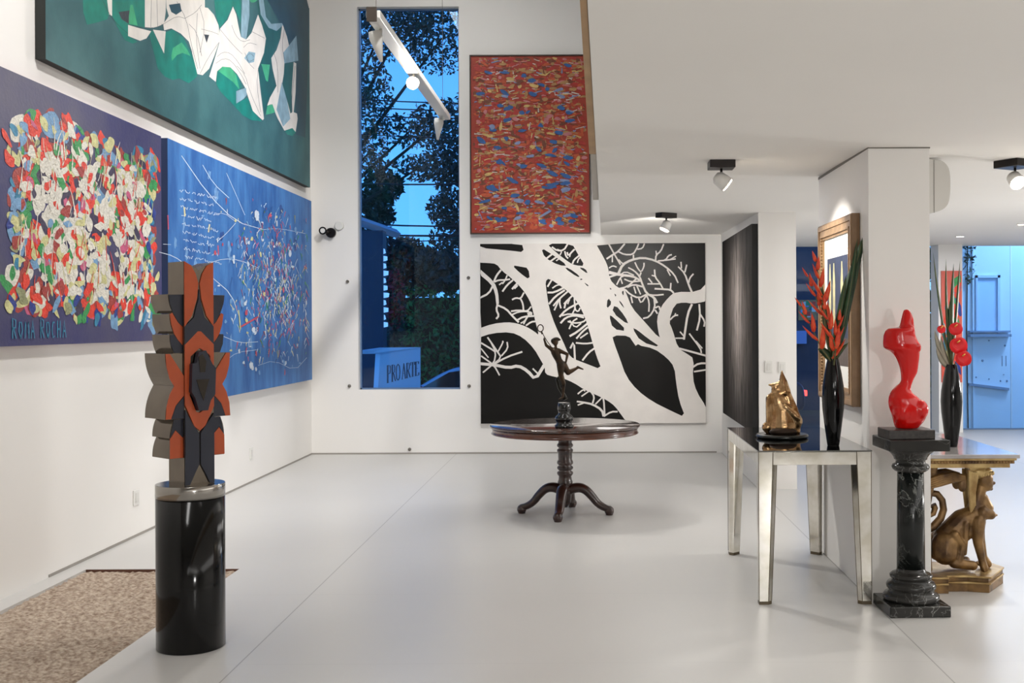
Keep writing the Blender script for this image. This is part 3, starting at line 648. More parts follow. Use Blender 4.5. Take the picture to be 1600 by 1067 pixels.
d = MB(); d.use(mat('canvas_black_edge', (14, 13, 13), .6)).box(1.608, 1.668, 11.22, 13.72, .56, 2.64)
d.use(dark_mat()).add([(1.607, 11.22, .56), (1.607, 13.72, .56), (1.607, 13.72, 2.64), (1.607, 11.22, 2.64)], [(0, 1, 2, 3)])
tag(d.build('painting', recalc=False), 'dark canvas with pale vertical streaks, on the pier right of the black tree painting', 'painting')

# ---- gold framed picture on the column
p = empty('framed_picture', (1.665, 7.46, 1.13), 'gold-framed picture with a wide white mat, on the white column behind the red flowers', 'picture')
q = p.location.copy()
OAK = mat('pale_gilt_wood', (172, 138, 100), .45, .25, noise=.25, nscale=14, bump=.2); OAK2 = mat('brown_gilt_side', (138, 108, 78), .55, .1, noise=.25, nscale=10)
y0, y1, z0, z1 = 6.95, 7.97, 1.13, 2.327
def framebars(m, xa, xb, i0, i1):
    for a, b, c_, d_ in ((y0 + i0, y0 + i1, z0 + i0, z1 - i0), (y1 - i1, y1 - i0, z0 + i0, z1 - i0), (y0 + i1, y1 - i1, z0 + i0, z0 + i1), (y0 + i1, y1 - i1, z1 - i1, z1 - i0)):
        m.box(xa - q.x, xb - q.x, a - q.y, b - q.y, c_ - q.z, d_ - q.z)
m = MB().use(OAK2); framebars(m, 1.612, 1.662, 0, .012); m.use(OAK); framebars(m, 1.606, 1.655, .010, .04); framebars(m, 1.614, 1.655, .04, .075); framebars(m, 1.608, 1.655, .075, .088)
# carved bead
for k in range(46):
    t = k / 45; 
    for yy in (y0 + .096, y1 - .096): m.ball((1.616 - q.x, yy - q.y, z0 + .1 + t * (z1 - z0 - .2) - q.z), .008, 6, 4)
framebars(m, 1.62, 1.655, .088, .104)
m.build('picture_frame', parent=p)
MB().use(mat('mat_board_white', (236, 234, 228), .8)).box(1.635 - q.x, 1.66 - q.x, y0 + .1 - q.y, y1 - .1 - q.y, z0 + .1 - q.z, z1 - .1 - q.z).build('mat_board', parent=p)
m = MB(); pr = mat('print_slate_blue', (62, 72, 100), .5, noise=.35, nscale=10); X = 1.634
def rect(mt, a, b, c_, d_, h): m.use(mt); m.add([(X - h - q.x, a - q.y, c_ - q.z), (X - h - q.x, b - q.y, c_ - q.z), (X - h - q.x, b - q.y, d_ - q.z), (X - h - q.x, a - q.y, d_ - q.z)], [(0, 1, 2, 3)])
rect(pr, y0 + .2, y1 - .2, z0 + .24, z1 - .24, 0)
m.use(paint('cream', (1, 1, 1)))
for cy in (7.32, 7.56, 7.68):
    pts = [(cy - .035, 1.62), (cy + .035, 1.62), (cy + .04, 1.9), (cy + .012, 2.05), (cy - .012, 2.05), (cy - .04, 1.9)]
    m.add([(X - .001 - q.x, a - q.y, b - q.z) for a, b in pts], [tuple(range(6))])
rect(paint('print_brown', (98, 84, 74)), y0 + .2, y1 - .2, z0 + .24, z0 + .42, .0005)
m.build('print', parent=p, recalc=False)
# ================================================================ FURNITURE AND SCULPTURE
# ---- black cylinder pedestal with a steel top band
cx, cy, rr = -2.065, 5.8, 0.17
p = empty('cylinder_pedestal', (cx, cy, 0), 'tall glossy black cylinder pedestal with a steel top band beside the gravel bed', 'pedestal')
MB().lathe([(rr - .004, 0), (rr, .004), (rr, .772)], n=72).build('column', mat('black_lacquer', (8, 8, 8), .12, spec=.35), p)
MB().lathe([(rr + .0015, .773), (rr + .0015, .838), (rr - .001, .84)], n=72).build('steel_band', mat('steel_band', (170, 166, 160), .16, 1.0), p)
# ---- steel and wood totem
p = empty('totem_sculpture', (cx + .005, cy, .84), 'tall notched abstract totem of steel with orange and navy scalloped faces on the black cylinder', 'sculpture', rz=R(48))
ST = mat('polished_steel', (118, 109, 98), .16, 1.0, noise=.2, nscale=6); OG = mat('orange_lacquer', (190, 82, 38), .4, noise=.12, nscale=12); NV = mat('navy_lacquer', (30, 34, 50), .35)
U = 1.135 / 930.0     # units of the traced elevation; top at 85, bottom 1015
def E(x, y): return ((x - 265) * U * 1.12, (1015 - y) * U)
hw = 0.081
# square core: steel, notched top
m = MB().use(ST).prism([(-hw, 0), (hw, 0), (hw, 1.135), (.035, 1.115), (0, 1.09), (-.035, 1.115), (-hw, 1.135)], 'y', -.081, .078)
m.build('core', parent=p)
fx = -.0815
def plate(name, polys, y, dx=.006):
    m = MB()
    for k, (mt, pts) in enumerate(polys):
        m.use(mt); m.prism(pts, 'y', y - dx - .0006 * k, y)
    return m.build(name, parent=p)
def sym(pts): return [(-x, z) for x, z in reversed(pts)]
Hh = 1.135
def zz(y): return (1015 - y) * U
hx = hw - .002
pet = [(-hx, zz(85)), (-.045, zz(100)), (-.018, zz(135)), (-.004, zz(175)), (-.012, zz(240)), (-.04, zz(310)), (-hx, zz(355))]
pols = [(OG, pet), (OG, sym(pet)),
        (NV, [(-hx, zz(355)), (-.03, zz(318)), (-.004, zz(240)), (0, zz(200)), (.004, zz(240)), (.03, zz(318)), (hx, zz(355)), (hx, zz(430)), (.04, zz(400)), (.01, zz(375)), (-.01, zz(375)), (-.04, zz(400)), (-hx, zz(430))]),
        (OG, [(-hx, zz(430)), (-.04, zz(400)), (-.008, zz(375)), (.008, zz(375)), (.04, zz(400)), (hx, zz(430)), (hx, zz(500)), (.05, zz(470)), (0, zz(445)), (-.05, zz(480)), (-hx, zz(520))]),
        (OG, [(-hx, zz(520)), (-.05, zz(480)), (-.055, zz(640)), (-.02, zz(710)), (0, zz(715)), (.03, zz(700)), (.055, zz(640)), (.06, zz(480)), (hx, zz(500)), (hx, zz(690)), (.03, zz(770)), (0, zz(790)), (-.03, zz(770)), (-hx, zz(680))]),
        (NV, [(-hx, zz(700)), (-.04, zz(760)), (-.004, zz(800)), (-.004, zz(930)), (-.03, zz(970)), (-.055, zz(1012)), (-hx, zz(1014))]),
        (NV, [(hx, zz(720)), (.04, zz(760)), (.004, zz(800)), (.004, zz(930)), (.03, zz(970)), (.055, zz(1012)), (hx, zz(1014))])]
plate('front_panel', pols, -.081)
# raised centre lozenge
lz = [(-.055, zz(510)), (-.03, zz(505)), (-.02, zz(462)), (.02, zz(455)), (.055, zz(512)), (.075, zz(530)), (.07, zz(640)), (.045, zz(665)), (.03, zz(705)), (-.02, zz(705)), (-.04, zz(650)), (-.06, zz(625))]
m = MB().use(NV).prism(lz, 'y', -.118, -.0875)
dk = mat('dark_mirror_steel', (60, 56, 52), .12, 1.0)
m.use(dk).prism([(-.022, zz(480)), (0, zz(470)), (.02, zz(500)), (.012, zz(545)), (-.015, zz(545))], 'y', -.121, -.118)
m.prism([(-.035, zz(575)), (.035, zz(575)), (.02, zz(615)), (.004, zz(665)), (-.02, zz(615))], 'y', -.121, -.118)
m.build('centre_lozenge', parent=p)
# side wings: scalloped fins, steel edges
def wing(sgn, name):
    def scal(y0, y1, o0, o1, inner=.078):
        # outline of one scallop: widest at y0, narrowing to y1
        pts = [(inner, zz(y0))]
        for k in range(9):
            t = k / 8; w_ = o0 + (o1 - o0) * (t ** 2.2); pts.append((w_, zz(y0 + (y1 - y0) * t)))
        pts.append((inner, zz(y1)))
        return [(sgn * x, z) for x, z in (pts if sgn > 0 else pts)]
    m = MB().use(ST)
    a, b = -.062, .118
    L = [(222, 300, .155, .128), (303, 385, .148, .125), (388, 466, .148, .128)]
    for y0, y1, o0, o1 in L: m.prism(scal(y0, y1, o0, o1), 'y', a, b)
    m.prism(scal(466, 600, .178, .132), 'y', a - .012, b + .02)
    m.prism(scal(736, 600, .178, .132), 'y', a - .012, b + .02)
    m.prism(scal(815, 738, .15, .128), 'y', a, b); m.prism(scal(900, 818, .15, .128), 'y', a, b)
    w_ = m.build(name, parent=p)
    q = MB(); f0 = a - .001; f1 = a - .013
    def fp(mt, pts, y=f0): q.use(mt); q.prism([(sgn * x, z) for x, z in pts], 'y', y - .004, y)
    fp(NV, [(.08, zz(222)), (.153, zz(224)), (.147, zz(260)), (.13, zz(298)), (.105, zz(335)), (.08, zz(355))])
    fp(OG, [(.08, zz(357)), (.105, zz(337)), (.135, zz(298)), (.147, zz(304)), (.14, zz(345)), (.125, zz(384)), (.105, zz(410)), (.08, zz(432))])
    fp(NV, [(.08, zz(434)), (.105, zz(412)), (.126, zz(388)), (.147, zz(390)), (.143, zz(430)), (.125, zz(464)), (.08, zz(464))])
    fp(OG, [(.08, zz(580)), (.08, zz(560)), (.128, zz(500)), (.155, zz(467)), (.177, zz(467)), (.172, zz(520)), (.155, zz(570)), (.132, zz(600)), (.155, zz(632)), (.172, zz(680)), (.177, zz(735)), (.15, zz(735)), (.125, zz(680)), (.08, zz(640))], f1)
    fp(NV, [(.08, zz(645)), (.125, zz(682)), (.148, zz(735)), (.08, zz(735))], f1)
    fp(NV, [(.08, zz(738)), (.128, zz(739)), (.148, zz(813)), (.12, zz(780)), (.08, zz(815))])
    fp(OG, [(.08, zz(817)), (.12, zz(783)), (.149, zz(817)), (.15, zz(898)), (.08, zz(898))])
    q.build('inlay', parent=w_)
wing(-1, 'wing'); wing(1, 'wing')

# ---- round pedestal table
tx, ty = -0.228, 9.78
p = empty('round_table', (tx, ty, 0), 'round dark wood pedestal table on four curved legs in the middle of the floor', 'table')
WD = mat('dark_mahogany', (58, 32, 24), .28, coat=.4, nscale=5, col2=(34, 18, 14), stretch=(1, 1, 6)); WDT = mat('mahogany_top', (66, 40, 30), .14, coat=.7, nscale=4, col2=(44, 26, 20), stretch=(6, 1, 1))
WDA = mat('mahogany_apron', (98, 52, 32), .25, coat=.5, nscale=5, col2=(64, 32, 20), stretch=(1, 1, 5))
MB().lathe([(.60, .755), (.645, .757), (.653, .766), (.653, .776), (.645, .783), (0.0001, .783)], n=96).build('tabletop', WDT, p)
MB().lathe([(.58, .70), (.632, .702), (.64, .708), (.632, .716), (.628, .74), (.636, .75), (.6, .754)], n=96).build('apron', WDA, p)
MB().lathe([(.05, .10), (.055, .16), (.062, .26), (.066, .28), (.058, .30), (.055, .33), (.07, .35), (.07, .365), (.052, .38), (.07, .395), (.07, .41), (.054, .425), (.07, .44), (.07, .455), (.06, .475), (.062, .53), (.07, .545), (.07, .56), (.054, .575), (.07, .59), (.07, .603), (.058, .62), (.062, .66), (.09, .70), (.14, .715)], n=36).build('pedestal_stem', WD, p)
MB().lathe([(.02, .06), (.03, .075), (.045, .1), (.05, .12)], n=24).build('drop_finial', WD, p)
for k in range(4):
    a = R(-8 + 90 * k); ca, sa = math.cos(a), math.sin(a)
    prof = smoothpoly([(.03, .21), (.10, .235), (.17, .225), (.235, .16), (.28, .10), (.34, .062), (.395, .05)], 2, False)
    pts = [(r_ * ca, r_ * sa, z) for r_, z in prof]; n = len(pts)
    m = MB().tube(pts, [.062 - .028 * (i / (n - 1)) ** .8 for i in range(n)], 10, flat=.8)
    m.ball((.385 * ca, .385 * sa, .036), (.042, .042, .042), 12, 8); m.lathe([(.03, 0.0), (.034, .01), (.03, .03)], (.385 * ca, .385 * sa, 0), 14)
    m.build('leg', WD, p)

# ---- bronze runner on the round table
bx, by, bz = W(881.5, 668, 9.42).x, 9.42, .783
p = empty('bronze_statuette', (bx, by, bz), 'small dark bronze nude running figure with one raised arm on the round table', 'statuette')
BZ = mat('bronze', (72, 54, 38), .35, .75, noise=.4, nscale=10, col2=(40, 34, 26)); BZ2 = mat('dark_bronze_base', (14, 14, 13), .12, .2, coat=.5)
u = .00092
MB().lathe([(.075, 0), (.08, .01), (.08, .022), (.068, .03), (.062, .045), (.072, .062), (.078, .078), (.07, .096), (.052, .11), (.046, .128), (.052, .145), (.056, .165), (.052, .19), (.05, .21)], n=40).build('turned_base', BZ2, p)
def Q(x, y, d=0): return Vector(((x - 365) * u, d, (1000 - y) * u))
def organic(name, caps, balls, voxel, smooth, mt, parent, loc=None):
    m = MB()
    for a, ra, b, rb in caps:
        a, b = Vector(a), Vector(b); n = 4
        m.tube([a + (b - a) * i / n for i in range(n + 1)], [ra + (rb - ra) * i / n for i in range(n + 1)], 14)
        m.ball(a, ra, 14, 10); m.ball(b, rb, 14, 10)
    for bl in balls: m.ball(*bl)
    return m.build(name, mt, parent, remesh=voxel, smooth=smooth, loc=loc, recalc=False)
caps = [(Q(292, 268), .012, Q(290, 245), .011),
        (Q(258, 290, .0), .020, Q(318, 300, 0), .021), (Q(285, 310), .036, Q(300, 345), .034), (Q(300, 345), .034, Q(318, 385), .029), (Q(318, 385), .029, Q(338, 425), .036),
        (Q(252, 284, -.004), .018, Q(206, 252, -.012), .0125), (Q(206, 252, -.012), .0125, Q(188, 198, -.012), .009),
        (Q(328, 302, .0), .018, Q(398, 332, -.01), .013), (Q(398, 332, -.01), .013, Q(385, 398, -.03), .009),
        (Q(335, 430, -.012), .034, Q(338, 520, -.014), .023), (Q(338, 520, -.014), .023, Q(362, 600, -.006), .019), (Q(362, 600), .018, Q(356, 690), .011), (Q(356, 690), .011, Q(352, 725), .011), (Q(352, 728), .011, Q(322, 740, -.004), .008),
        (Q(358, 430, .014), .034, Q(402, 500, .016), .023), (Q(402, 500, .016), .022, Q(440, 482, .016), .018), (Q(440, 482, .016), .018, Q(492, 455, .014), .010), (Q(490, 450, .014), .011, Q(538, 470, .014), .007)]
balls = [(Q(288, 222), (.025, .028, .031), 16, 12), (Q(270, 212, .004), (.022, .026, .024), 12, 8), (Q(262, 222), (.006, .005, .006), 8, 6), (Q(322, 200), (.016, .014, .010), 10, 6), (Q(296, 192), (.03, .026, .014), 12, 8), (Q(262, 234), (.006, .008, .004), 8, 6)]
fig = organic('figure', caps, balls, .0042, 3, BZ, p)
# raised hand: palm, fingers; other hand on the hip
for base, dr in ((Q(188, 196, -.012), Vector((-.3, 0, 1))), (Q(384, 400, -.03), Vector((-.9, .3, -.3)))):
    m = MB(); dr = dr.normalized(); sd = Vector((0, 1, 0))
    m.ball(base, (.009, .009, .011), 10, 6)
    for k in range(4):
        o = sd * (-.009 + .006 * k); L_ = (.016, .02, .019, .015)[k]
        m.tube([base + o, base + o + dr * L_ * .5, base + o + dr * L_ + Vector((.004, 0, -.002))], [.0035, .003, .0022], 6)
    m.tube([base, base + sd * .011 + dr * .008], [.004, .0028], 6); m.build('hand', BZ, p)
m = MB().tube([Q(250, 262, -.012), Q(215, 215, -.013), Q(185, 165, -.014), Q(168, 128, -.014)], .0032, 8)
n_ = 20; rg = [Q(154 + 26 * math.cos(2 * PI * k / n_), 95 + 32 * math.sin(2 * PI * k / n_), -.014) for k in range(n_ + 1)]
m.tube(rg, .0045, 8); m.tube([Q(170, 150, -.014), Q(158, 120, -.014)], .006, 8)
m.build('ring_staff', BZ, p)
MB().tube([Q(330, 530, -.01), Q(300, 560, .02), Q(320, 640, .03), Q(360, 700, .02), Q(380, 745, .01)], [.01, .014, .013, .016, .022], 10).build('drapery', mat('dark_bronze', (34, 32, 26), .35, .7), p)

# ---- mirrored console table
ax0, ax1, ay0, ay1, ah = .98, 1.64, 6.6, 8.08, .903
p = empty('mirrored_table', ((ax0 + ax1) / 2, (ay0 + ay1) / 2, 0), 'mirrored side table with tapered legs against the left face of the white column', 'table')
hx_, hy_ = (ax1 - ax0) / 2, (ay1 - ay0) / 2
MIR = mat('antique_mirror', (232, 230, 224), .08, 1.0, nscale=9, col2=(208, 203, 190), detail=8); MIRT = mat('dark_smoked_mirror', (120, 120, 118), .03, 1.0); EDG = mat('aged_brown_edge', (92, 80, 58), .5)
m = MB().use(MIRT).box(-hx_ - .005, hx_ + .005, -hy_ - .005, hy_ + .005, ah - .008, ah)
m.build('tabletop', parent=p, bevel=.002)
for (a, b, c_, d_) in ((-hx_ + .085, hx_ - .085, -hy_, -hy_ + .02), (-hx_ + .085, hx_ - .085, hy_ - .02, hy_), (-hx_, -hx_ + .02, -hy_ + .085, hy_ - .085), (hx_ - .02, hx_, -hy_ + .085, hy_ - .085)):
    MB().box(a, b, c_, d_, ah - .085, ah - .009).build('apron', MIR, p, bevel=.002)
for sx in (-1, 1):
    for sy in (-1, 1):
        # tapered L leg with a chamfered inner corner
        def sec(w1, c1, z): return [(sx * (hx_ - a), sy * (hy_ - b), z) for a, b in ((0, 0), (w1, 0), (w1 + c1, c1), (w1 + c1, w1 * .5), (w1 * .5, w1 + c1), (c1, w1 + c1), (0, w1))]
        m = MB().use(MIR); r0 = sec(.085, .03, ah - .0095); r1 = sec(.055, .022, .02)
        def tap(z):
            t = (ah - .0095 - z) / (ah - .03); return [tuple(Vector(a).lerp(Vector(b), t)) for a, b in zip(r0, r1)]
        m.rings([r0, tap(.5), tap(.02)], smooth=False)
        m.use(EDG).rings([tap(.02), [(x, y, 0) for x, y, z in tap(.02)]], smooth=False)
        e0, e1 = r0[1], r1[1]
        m.tube([e0, e1], .0022, 6); m.tube([r0[0], r1[0]], .002, 6); m.tube([r0[2], r1[2]], .0018, 6)
        m.build('leg', parent=p)

# ---- gilded seated-cat-like bronze on the mirrored table
gx, gy = W(1222, 680, 7.35).x, 7.35
p = empty('gold_bronze_sculpture', (gx, gy, ah + .0015), 'polished gold bronze abstract seated figure on a round black base, on the mirrored table', 'sculpture')
MB().lathe([(.150, 0), (.168, .004), (.17, .012), (.165, .022), (.158, .025)], n=48).build('round_base', mat('black_stone', (24, 26, 25), .25), p)
v_ = .120 / 915 * 1000 / F * 7.35 * 1.0   # metres per traced unit
def V(x, y, d=0): return Vector(((x - 475) * v_ + 0.0, d, (895 - y) * v_ + .02))
GBZ = mat('gold_bronze', (196, 164, 124), .24, 1.0, nscale=12, col2=(150, 112, 72), bump=.5, bscale=22)
caps = [(V(480, 800, 0), .09, V(470, 640, 0), .072), (V(470, 640), .070, V(420, 480), .055), (V(330, 470), .028, V(350, 780), .038), (V(345, 450), .025, V(440, 420), .038), (V(440, 420), .045, V(490, 380), .042),
        (V(500, 390), .045, V(490, 280), .030), (V(490, 280), .030, V(478, 190), .014), (V(478, 190), .014, V(475, 135), .005), (V(385, 370), .022, V(400, 320), .020), (V(400, 312), .02, V(310, 305), .005), (V(400, 310), .020, V(450, 300), .02),
        (V(520, 420), .036, V(590, 620), .045), (V(560, 620), .055, V(630, 740), .05), (V(640, 740), .042, V(640, 830), .03), (V(295, 810), .034, V(310, 850), .025), (V(300, 850), .022, V(640, 860), .03), (V(500, 560, -.05), .02, V(650, 700, -.04), .02)]
organic('figure', caps, [], .006, 4, GBZ, p)
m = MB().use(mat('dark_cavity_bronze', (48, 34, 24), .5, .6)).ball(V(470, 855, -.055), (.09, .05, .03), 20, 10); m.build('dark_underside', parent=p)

# ---- vases
def vase(name, loc, label):
    p = empty(name, loc, label, 'vase', 'tall black flower vases')
    k = .53
    prof = [(.033, 0), (.036, .003), (.040, .03), (.052, .12 * k / .53), (.064, .22), (.068, .29), (.064, .36), (.052, .44), (.040, .50), (.034, .525), (.033, .53), (.029, .53), (.030, .50), (.04, .44)]
    MB().lathe(prof, n=48, cap=True).build('body', mat('black_glaze', (7, 7, 8), .1, spec=.3), p)
    MB().lathe([(.034, -.0), (.036, .006), (.034, .012)], n=32).build('foot_ring', mat('clear_foot', (170, 170, 168), .1, .8), p)
    return p
v1 = Vector((W(1302, 698, 6.86).x, 6.86, ah)); v2 = Vector((W(1487, 698, 7.24).x, 7.24, .85))
vase('vase', v1, 'tall black vase of red heliconias on the mirrored table')
vase('vase', v2, 'tall black vase of red anthuriums on the gilded sphinx console')
# flowers: parts of stems share one arrangement per vase
HEL = mat('heliconia_red', (228, 84, 36), .5, noise=.2, nscale=30, col2=(204, 50, 26)); HELT = mat('heliconia_orange', (236, 110, 44), .45); LEAF = mat('leaf_dark_green', (38, 74, 40), .4, noise=.3, nscale=20, col2=(24, 52, 30)); LEAF2 = mat('leaf_blade_green', (62, 92, 56), .4, noise=.3, nscale=14, col2=(34, 62, 38)); STM = mat('stem_olive', (92, 92, 52), .5)
def blade(m, pts, wd, fold=.25, nrm=None):
    """long leaf with a folded midrib"""
    pts = [Vector(q) for q in pts]; n = len(pts); vs = []
    for i, q in enumerate(pts):
        t = (pts[min(i + 1, n - 1)] - pts[max(i - 1, 0)]).normalized(); s = i / (n - 1)
        side = t.cross(Vector(nrm or (0, 1, 0))).normalized(); up_ = side.cross(t)
        w_ = wd * (math.sin(PI * min(1, .12 + .88 * s)) ** .7 if s < 1 else 0) * .5
        vs += [q - side * w_ + up_ * w_ * fold, q, q + side * w_ + up_ * w_ * fold, q - up_ * w_ * .12]
    fs = []
    for i in range(n - 1):
        for k in range(4): a = 4 * i + k; b = 4 * i + (k + 1) % 4; fs.append((a, b, b + 4, a + 4))
    m.add(vs, fs, True)
def heliconia(root, base, pts, label, rng, grp):
    """pts: stem polyline (world) ending at the tip; claw bracts alternate along the top part"""
    p = empty('heliconia', base, label, 'flower', grp)
    B = Vector(base); P_ = [Vector(q) - B for q in pts]
    MB().tube(P_, [.005, .005, .004, .003][:len(P_)] if len(P_) <= 4 else .004, 8).build('stem', STM, p)
    tip = P_[-1]; d = (P_[-1] - P_[-2]); L_ = d.length; d.normalize()
    side = d.cross(Vector((0, 1, 0))).normalized(); nb = 6
    for k in range(nb):
        s = k / (nb - 1); o = P_[-2] + d * L_ * s; sg = 1 if k % 2 else -1
        ln = .135 - .075 * s
        out = (side * sg * (.48 - .2 * s) + d * (.9 + .4 * s) + Vector((0, rng.uniform(-.25, .25), 0))).normalized()
        q = [o, o + out * ln * .3 - d * .004, o + out * ln * .7, o + out * ln + d * ln * .12]
        b_ = MB().use(HEL).tube(q, [.010, .019 - .006 * s, .013 - .005 * s, .0008], 8, flat=.55)
        b_.use(HELT).tube([o + d * .004, o + out * ln * .5 + d * .010, o + out * ln * .8 + d * .008], [.003, .004, .0008], 6)
        b_.build('bract', parent=p)
    return p
rng = random.Random(4)
top1 = v1 + Vector((0, 0, .50))
def A(px, py, d=0): v = W(px, py, v1.y + d); return v
fl = [([top1, A(1290, 520), A(1286, 475), A(1275, 408)], 'red heliconia spray reaching highest, upper left of the first vase'), ([top1, A(1300, 540, .02), A(1292, 508, .02), A(1262, 432, .02)], 'red heliconia spray leaning left, just under the highest one'), ([top1, A(1296, 562, -.04), A(1284, 545, -.04), A(1252, 478, -.04)], 'lowest red heliconia spray, leaning furthest left toward the gold bronze'),
      ([top1, A(1303, 570, -.05), A(1306, 545, -.05), A(1284, 468, -.05)], 'broad red heliconia spray at the centre front of the first vase'), ([top1, A(1305, 575, -.03), A(1300, 560, -.03), A(1312, 500, -.03)], 'short red heliconia spray right of centre above the vase mouth')]
for pts, lb in fl: heliconia(None, tuple(top1), pts, lb, rng, 'heliconia sprays in the first vase')
def leafthing(base, pts, wd, label, mt, grp, rib=True, nrm=None):
    p = empty('leaf', base, label, 'leaf', grp); B = Vector(base)
    m = MB(); blade(m, [Vector(q) - B for q in pts], wd, nrm=nrm); m.build('leaf_blade', mt, p, recalc=False)
    MB().tube([Vector(q) - B + Vector((0, -.002, 0)) for q in pts], [.0022] * (len(pts) - 1) + [.0005], 6).build('midrib', STM, p)
def crv(a, b, bend, n=9):
    a, b = Vector(a), Vector(b); bd = Vector(bend)
    return [a + (b - a) * (i / (n - 1)) + bd * math.sin(PI * i / (n - 1)) for i in range(n)]
gl = 'green leaves in the heliconia vase'
leafthing(tuple(top1), crv(top1, A(1352, 362, .03), (-.01, 0, 0)), .075, 'long dark green blade leaf rising to the upper right of the heliconia vase', LEAF2, gl)
leafthing(tuple(top1), crv(top1 + Vector((.01, 0, 0)), A(1340, 372, -.02), (.015, 0, 0)), .05, 'second long green blade just left of the tallest leaf', LEAF, gl)
leafthing(tuple(top1), crv(top1, A(1322, 430, 0), (.0, 0, 0)), .045, 'narrow green blade between the flowers and the tall leaves', LEAF2, gl)
leafthing(tuple(top1), crv(top1, A(1278, 545, -.03), (0, 0, .02), 7), .05, 'small rounded dark leaf at the lower left of the vase mouth', LEAF, gl, nrm=(.2, 1, .3))
leafthing(tuple(top1), crv(top1, A(1284, 440, .03), (-.01, 0, 0), 7), .035, 'thin dark green leaf behind the highest heliconia', LEAF, gl)
leafthing(tuple(top1), crv(top1, A(1326, 535, -.03), (0, 0, .01), 6), .025, 'small curled leaf at the right of the vase mouth', LEAF2, gl)
top2 = v2 + Vector((0, 0, .50))
def A2(px, py, d=0): return W(px, py, v2.y + d)
gl2 = 'green spikes in the anthurium vase'
for px, py, w_, lb, bd in ((1478, 405, .020, 'leftmost long green spike in the second vase', -.01), (1490, 412, .030, 'broad dark green spike at the centre of the second vase', -.004), (1500, 408, .020, 'upright thin green spike leaning right in the second vase', .004), (1458, 395, .016, 'thin green spike leaning left past the column edge', -.01), (1484, 470, .045, 'thick dark green leaf at the front of the second vase', 0)):
    leafthing(tuple(top2), crv(top2, A2(px, py), (bd, 0, 0)), w_, lb, LEAF, gl2)
ANT = mat('anthurium_red', (206, 16, 26), .35, spec=.3, noise=.15, nscale=20)
for px, py, s, lb in ((1496, 535, .062, 'large glossy red anthurium bloom at the right of the second vase'), (1504, 556, .056, 'red anthurium bloom lowest on the right of the second vase'), (1470, 512, .030, 'small red anthurium bloom at the left of the second vase'), (1492, 510, .048, 'red anthurium bloom uppermost on the right in the second vase')):
    c0 = A2(px, py, -.03 - (py - 500) * .0008); p = empty('anthurium', tuple(top2), lb, 'flower', 'anthurium blooms in the second vase')
    B = top2; MB().tube([Vector((0, 0, 0)), (c0 - B) * .5 + Vector((0, 0, .01)), c0 - B + Vector((0, .008, 0))], .003, 8).build('stem', STM, p)
    # heart-shaped cupped spathe
    vs = [c0 - B]; n = 28
    for rk in (0.5, 1.0):
        for k in range(n):
            a = 2 * PI * k / n; hr = s * (1.0 - .28 * math.cos(a)) * (.82 + .18 * abs(math.sin(a))) * rk
            x = hr * math.sin(a) * 1.0; z = hr * math.cos(a) - .1 * s
            vs.append(c0 - B + Vector((x * .85 + z * -.3, -.006 * rk * rk - .006 * math.cos(2 * a) * rk, z * .95 + x * .25)))
    fs = [(0, 1 + k, 1 + (k + 1) % n) for k in range(n)] + [(1 + k, 1 + n + k, 1 + n + (k + 1) % n, 1 + (k + 1) % n) for k in range(n)]
    m = MB(); m.add(vs, fs, True); o = m.build('spathe', ANT, p, recalc=False); so = o.modifiers.new('thick', 'SOLIDIFY'); so.thickness = .003
    MB().tube([c0 - B + Vector((0, -.004, 0)), c0 - B + Vector((.006, -.03, .012))], [.005, .003], 8).build('spadix', mat('spadix_yellow', (226, 180, 90), .5), p)
p = empty('dried_leaf', tuple(top2), 'pale curled dried grey leaf at the left of the second vase', 'leaf'); B = top2
for k, (px, py) in enumerate(((1460, 515), (1463, 540), (1470, 525))):
    m = MB(); blade(m, [q - B for q in crv(top2, A2(px, py, -.02), (-.01, 0, -.02), 7)], .04); m.build('leaflet', mat('dried_leaf', (140, 134, 118), .6), p, recalc=False)

